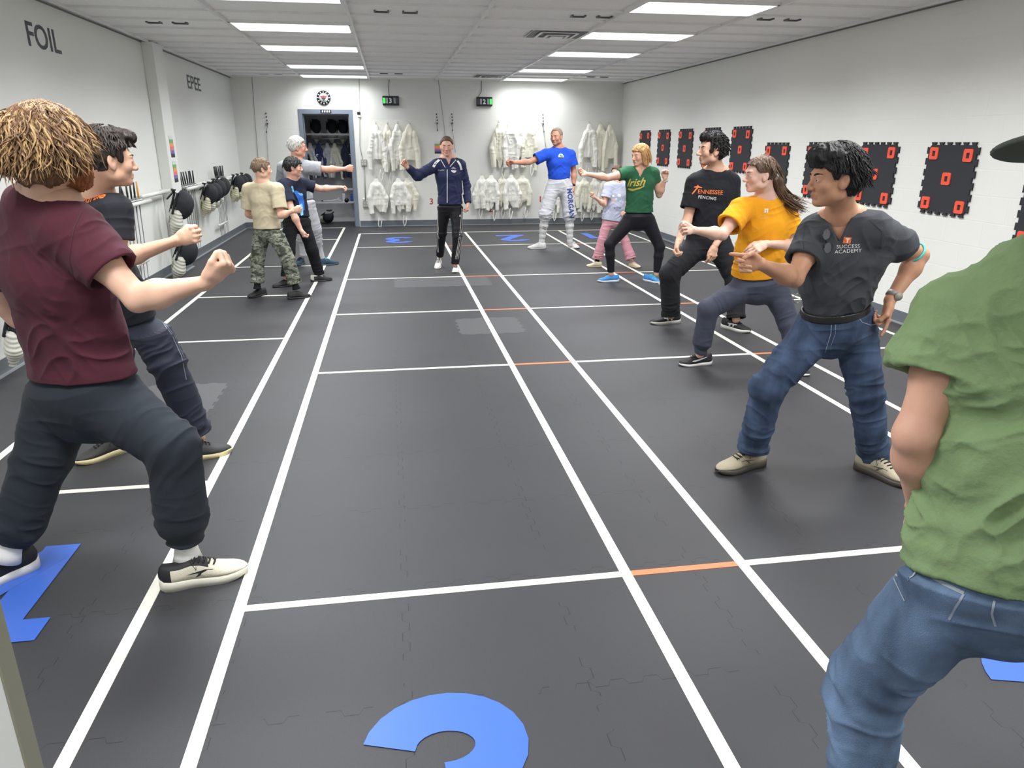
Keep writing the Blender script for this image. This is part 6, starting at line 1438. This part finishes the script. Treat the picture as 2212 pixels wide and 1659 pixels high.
e = empty('crutch', (-1.2, BW-.3, .46), 'pale forked strap lying along the lower closet shelf', 'strap'); MB().tube([(-1.42, BW-.36, .46), (-1.25, BW-.36, .465), (-1.14, BW-.36, .478), (-1.04, BW-.36, .462)], .009, 8).tube([(-1.14, BW-.36, .478), (-1.08, BW-.36, .515)], .009, 8).obj('strap_body', WHITEP, e); MB().sphere((-1.43, BW-.36, .462), .016, 10, 8).obj('end_cap', TRIM, e)
e = boxed('tape_dispenser', -1.02, -.955, BW-.40, BW-.32, .40, .60, mat('pale_grey_plastic', (190, 192, 196), .4), 'upright pale grey box hooked on the lower closet shelf', 'box'); MB().tube([(-.935, BW-.41, .47), (-.935, BW-.39, .47)], .045, 20).obj('black_reel', TRIM, e)
e = empty('shoe_pair', (-.72, BW-.5, 0), 'black and white trainer standing inside the closet doorway at right', 'shoe')
shoe(e, (-.70, BW-.25), (-.72, BW-.5), L=.26, up_c=(36, 36, 40), sole_c=(220, 220, 216))
# ------------------------------------------------------------------ back wall fittings
BOXM = mat('scoring_box_black', (28, 30, 34), .4); GL = mat('green_lamp', (70, 210, 90), .3, emit=(70, 230, 90), estr=.9); WL_ = mat('white_segment', (208, 210, 214), .4); DL = mat('dark_segment', (70, 72, 78), .4)
for px, py, dg, gs, lb in ((844, 217.5, '3', -1, 'black scoring box showing 3 with green bars on its left'), (1046.5, 219.5, '2', 1, 'black scoring box showing 2 with green bars on its right')):
    p = at(px, py, YB-.04); x, z = p[0], p[2]; e = empty('scoring_box', (x, YB-.03, z), lb, 'scoring box', 'piste scoring boxes')
    MB().box(x-.155, x+.155, YB-.06, YB-.001, z-.085, z+.085).obj('case', BOXM, e, .01)
    yy = YB-.0615; 
    for q in (-1, 1):
        for i, wd in enumerate((.013, .013, .028, .028)):
            xx = x+q*(.062+.022*i+(.006 if i > 1 else 0)); m = MB().box(xx-wd*.36, xx+wd*.36, yy-.002, yy+.001, z-.05, z+.05)
            m.obj('light_bar', WL_ if i < 2 else (GL if q == gs else DL), e)
    m = MB(); place_text(m, dg, (x-.036, yy-.001, z-.042), (1, 0, 0), (0, 0, 1), size=.118, bold=.004); m.obj('digit', WL_, e)
    c = MB(); top = at(841 if dg == '3' else 1040, 176, YB-.02); c.tube([(x+(-.02 if dg == '3' else -.12), YB-.03, z+.08), ((x+top[0])/2-.03, YB-.02, (z+H)/2), (top[0], YB-.015, H+.004)], .006, 6); c.obj('cable', mat('grey_cable', (110, 112, 114), .5), e)
# clock
p = at(699, 211, YB-.03); x, z = p[0], p[2]; e = empty('wall_clock', (x, YB-.02, z), 'round black-rimmed wall clock with white marks above the doorway', 'clock')
MB().tube([(x, YB-.001, z), (x, YB-.03, z)], .128, 40).obj('case', mat('clock_black', (38, 38, 42), .4), e); MB().tube([(x, YB-.030, z), (x, YB-.033, z)], .082, 36).obj('face', mat('clock_face', (210, 208, 204), .5), e)
m = MB()
for k in range(12):
    a = k*math.pi/6; c = V3(x+.104*math.sin(a), YB-.0312, z+.104*math.cos(a)); u_ = V3(math.sin(a), 0, math.cos(a))*.012; t_ = V3(math.cos(a), 0, -math.sin(a))*.008; m.quad(c-u_-t_, c+u_-t_, c+u_+t_, c-u_+t_)
m.obj('hour_marks', WHITEP, e); m = MB().box(x-.06, x+.06, YB-.0345, YB-.0335, z+.01, z+.035); m.obj('red_band', mat('clock_red', (170, 70, 66), .5), e)
m = MB(); m.prism([(-.05, .005), (.05, .005), (0, -.06)], (x, YB-.0335, z), (1, 0, 0), (0, 0, 1), (0, -1, 0), .001); m.obj('emblem', mat('clock_dark', (60, 58, 62), .5), e)
m = MB(); m.box(x-.003, x+.003, YB-.037, YB-.0355, z-.005, z+.05).box(x-.05, x+.005, YB-.039, YB-.0375, z-.003, z+.003); m.obj('hands', TRIM, e)
# sensor, outlets, conduit
p = at(775, 247, YB-.02); e = empty('wall_sensor', (p[0], YB, p[2]), 'tiny black and white sensor on the wall right of the door frame', 'sensor'); MB().box(p[0]-.03, p[0]+.03, YB-.04, YB-.0005, p[2]-.005, p[2]+.045).obj('black_cap', BOXM, e, .004); MB().box(p[0]-.02, p[0]+.035, YB-.03, YB-.0005, p[2]-.05, p[2]-.006).obj('white_base', HOOK, e, .004)
GB = mat('grey_steel_box', (168, 168, 160), .4)
q1 = at(786, 351, YB-.02); q2 = at(790, 441, YB-.02); t_ = at(776, 172, YB-.01)
e = empty('conduit', (q2[0], YB-.01, q2[2]), 'thin steel conduit running down from the ceiling to the outlets', 'conduit'); MB().tube([(t_[0], YB-.012, H+.005), (q1[0]-.06, YB-.012, q1[2]+.3), (q1[0]-.02, YB-.012, q1[2]+.06)], .006, 8).tube([(q1[0], YB-.012, q1[2]-.06), (q2[0], YB-.012, q2[2]+.055)], .011, 8).obj('pipe', GB, e)
for q, lb in ((q1, 'upper steel junction box on the conduit beside the jackets'), (q2, 'lower steel outlet box on the conduit beside the jackets')):
    e = empty('outlet_box', (q[0], YB, q[2]), lb, 'outlet', 'outlet boxes'); MB().box(q[0]-.055, q[0]+.055, YB-.05, YB-.0005, q[2]-.06, q[2]+.06).obj('box', GB, e, .004)
    m = MB()
    for dx in (-.026, .026):
        for dz in (-.025, .025): m.box(q[0]+dx-.014, q[0]+dx+.014, YB-.052, YB-.0505, q[2]+dz-.014, q[2]+dz+.014)
    m.obj('sockets', mat('socket_ivory', (205, 203, 190), .5), e)
p = at(786, 430, YB-.04); e = empty('night_light', (p[0], YB-.05, p[2]), 'small round white plug-in light on the lower outlet', 'night light'); MB().sphere((p[0], YB-.06, p[2]), .026, 16, 10).obj('globe', mat('globe_white', (240, 240, 238), .3), e)
# reel sockets with hanging cords
for px, y0, y1, ye, lb in ((574, 243, 287, 400, 'black reel plug with long cord on the back wall left of the doorway'), (943, 245, 283, 0, 'black reel plug on the back wall, left one above the instructor'), (976, 245, 283, 330, 'black reel plug with long cord, right one above the instructor'), (1173, 246, 286, 330, 'black reel plug above the blue-shirted man')):
    a_ = at(px, y0, YB-.02); b_ = at(px+2, y1, YB-.02); e = empty('reel_plug', (a_[0], YB-.02, b_[2]), lb, 'reel plug', 'reel plugs on the back wall'); m = MB()
    for k in range(4): zz = a_[2]-(a_[2]-b_[2])*k*.17; m.tube([(a_[0]+.004*k, YB-.012, zz), (a_[0]+.004*k, YB-.012, zz-.03)], .008, 8)
    zt = a_[2]-(a_[2]-b_[2])*.62; m.tube([(a_[0]-.02, YB-.02, zt+.03), (a_[0]+.02, YB-.02, zt+.03), (a_[0]+.003, YB-.02, zt-.03), (a_[0]-.02, YB-.02, zt+.03)], .006, 6); m.tube([(a_[0]+.003, YB-.02, zt-.03), (b_[0], YB-.02, b_[2]+.03)], .004, 6); m.tube([(b_[0], YB-.02, b_[2]+.03), (b_[0], YB-.02, b_[2])], .009, 8); m.obj('plug_body', TRIM, e)
    if ye: c_ = at(px+8, ye, YB-.02); MB().tube([(b_[0], YB-.012, b_[2]), ((b_[0]+c_[0])/2, YB-.010, (b_[2]+c_[2])/2), (c_[0], YB-.010, c_[2])], .004, 6).obj('cord', mat('grey_cord', (150, 152, 152), .5), e)
for (xa, xb, yb, lb) in ((545, 562, 400, 'thin grey cord hanging from the ceiling near the left corner'), (947, 963, 300, 'thin grey cord hanging from the ceiling behind the instructor')):
    a_ = at(xa, 178, YB-.01); b_ = at(xb, yb, YB-.01); o = MB().tube([(a_[0], YB-.008, H+.004), (b_[0], YB-.008, b_[2])], .004, 6).obj('hanging_cable', mat('grey_cord', (150, 152, 152), .5)); tag(o, lb, 'cord')
# posters with coloured bands
pc = [(214, 218, 214), (110, 176, 110), (240, 156, 96), (232, 120, 120), (120, 100, 170), (44, 44, 54)]
def poster(o, U, w_, h_, lb):
    o = V3(o); U = V3(U); Nn = unit(np.cross(U, (0, 0, 1.))); e = empty('rule_poster', o, lb, 'poster', 'small colour-banded notices')
    for i, c in enumerate(pc):
        z1 = h_/2-h_*i/6; z0 = z1-h_/6; m = MB(); q = o+Nn*.002; m.prism([(-w_/2, z0), (w_/2, z0), (w_/2, z1), (-w_/2, z1)], q, U, (0, 0, 1), Nn, .001); m.obj('colour_band', mat('band_%d' % i, c, .5), e)
p = at(946, 319, YB); poster((p[0], YB-.001, p[2]), (1, 0, 0), .13, .22, 'small colour-banded notice on the back wall beside the head of the instructor')
for py, lb in ((317, 'upper colour-banded notice on the left wall pillar'), (373, 'lower colour-banded notice on the left wall pillar')):
    d = at(352 if py == 317 else 361, py, 10.2); k = (XL+.13)/d[0]; poster((XL+.131, 10.2, CAM_H+(d[2]-CAM_H)*k), (0, 1, 0), .16, .26, lb)
RD = mat('red_wall_paint', (196, 72, 62), .6)
for px, py, s_, lb in ((928, 441, '3', 'small red 3 painted on the back wall beside the hip of the instructor'), (1163, 436, '1', 'small red stroke mark on the back wall beside the white breeches'), (1056, 458, '2', 'small red mark on the wall below the jackets')):
    p = at(px, py, YB-.002); m = MB(); place_text(m, s_, (p[0], YB-.002, p[2]), (1, 0, 0), (0, 0, 1), size=.16, bold=.004); tag(m.obj('wall_mark', RD), lb, 'wall mark')
# ------------------------------------------------------------------ left wall: weapon racks and rail
PVC = mat('white_pvc', (226, 226, 220), .35); RACKM = mat('grey_rack_wood', (150, 150, 142), .6); GRIP = mat('black_grip', (30, 30, 34), .5); BLADE = mat('steel_blade', (138, 140, 142), .35, metal=.6); GUARD = mat('steel_guard', (170, 172, 172), .3, metal=.7); YEL = mat('amber_grip', (224, 160, 60), .5)
def rail(y0, y1, z, lb, r=.024, off=.10):
    e = empty('mask_rail', (XL+off, (y0+y1)/2, z), lb, 'rail', 'white pipe rails on the left wall'); MB().tube([(XL+off, y0, z), (XL+off, y1, z)], r, 12).obj('pipe', PVC, e)
    for y in (y0+.05, y1-.05): MB().tube([(XL, y, z), (XL+off, y, z)], r*.8, 10).obj('bracket', PVC, e)
rail(8.85, 9.95, 1.03, 'white pipe rail between the near weapon rack and the pillar'); rail(11.30, 12.35, 1.03, 'white pipe rail carrying the mask cluster past the pillar'); rail(13.3, 14.5, 1.03, 'white pipe rail near the back corner'); rail(5.0, 6.3, .78, 'white pipe rail behind the maroon-shirted man')
def rack(y0, y1, z, n, zend, grips, lb, low=None):
    e = empty('weapon_rack', (XL, (y0+y1)/2, z), lb, 'weapon rack', 'white weapon racks on the left wall')
    MB().box(XL+.012, XL+.17, y0, y1, z-.012, z).obj('slotted_board', RACKM, e); MB().tube([(XL+.19, y0-.03, z-.01), (XL+.19, y1+.03, z-.01)], .022, 12).obj('front_pipe', PVC, e)
    if low: MB().tube([(XL+.07, y0-.02, low), (XL+.07, y1+.02, low)], .018, 10).obj('lower_pipe', PVC, e)
    R = random.Random(n)
    for i in range(n):
        y = y0+(i+.5)*(y1-y0)/n; t = 'amber' if grips(i) is YEL else 'black'
        w = empty('foil', (XL+.10, y, z), '%s-gripped fencing weapon, %s in the %s' % (t, ['nearest', 'second', 'third', 'fourth', 'fifth', 'sixth', 'seventh', 'eighth'][i], lb.replace('white weapon rack', 'weapon rack')), 'fencing weapon', 'fencing weapons in the racks')
        tx, ty = R.uniform(-.02, .02), R.uniform(-.03, .03)
        MB().tube([(XL+.10, y, z+.035), (XL+.10+tx*.4, y+ty*.3, z+.10), (XL+.10+tx, y+ty, z+.20)], [.009, .011, .008], 8).obj('grip', grips(i), w)
        v = MB(); v.tube([(XL+.10, y, z+.002), (XL+.10, y, z+.016), (XL+.10, y, z+.034)], [.05, .042, .014], 16); v.obj('guard', GUARD, w)
        MB().tube([(XL+.10, y, z+.0), (XL+.09, y, z-.4), (XL+.07, y+R.uniform(-.03, .03), zend)], [.0065, .005, .003], 6).obj('blade', BLADE, w)
rack(8.12, 8.80, 1.0, 6, .14, lambda i: YEL if i > 4 else GRIP, 'white weapon rack nearer the camera', .33)
rack(10.48, 11.22, 1.03, 7, .14, lambda i: GRIP, 'white weapon rack just past the pillar')
rack(12.50, 13.15, 1.04, 7, .14, lambda i: GRIP, 'white weapon rack near the back corner', .33)
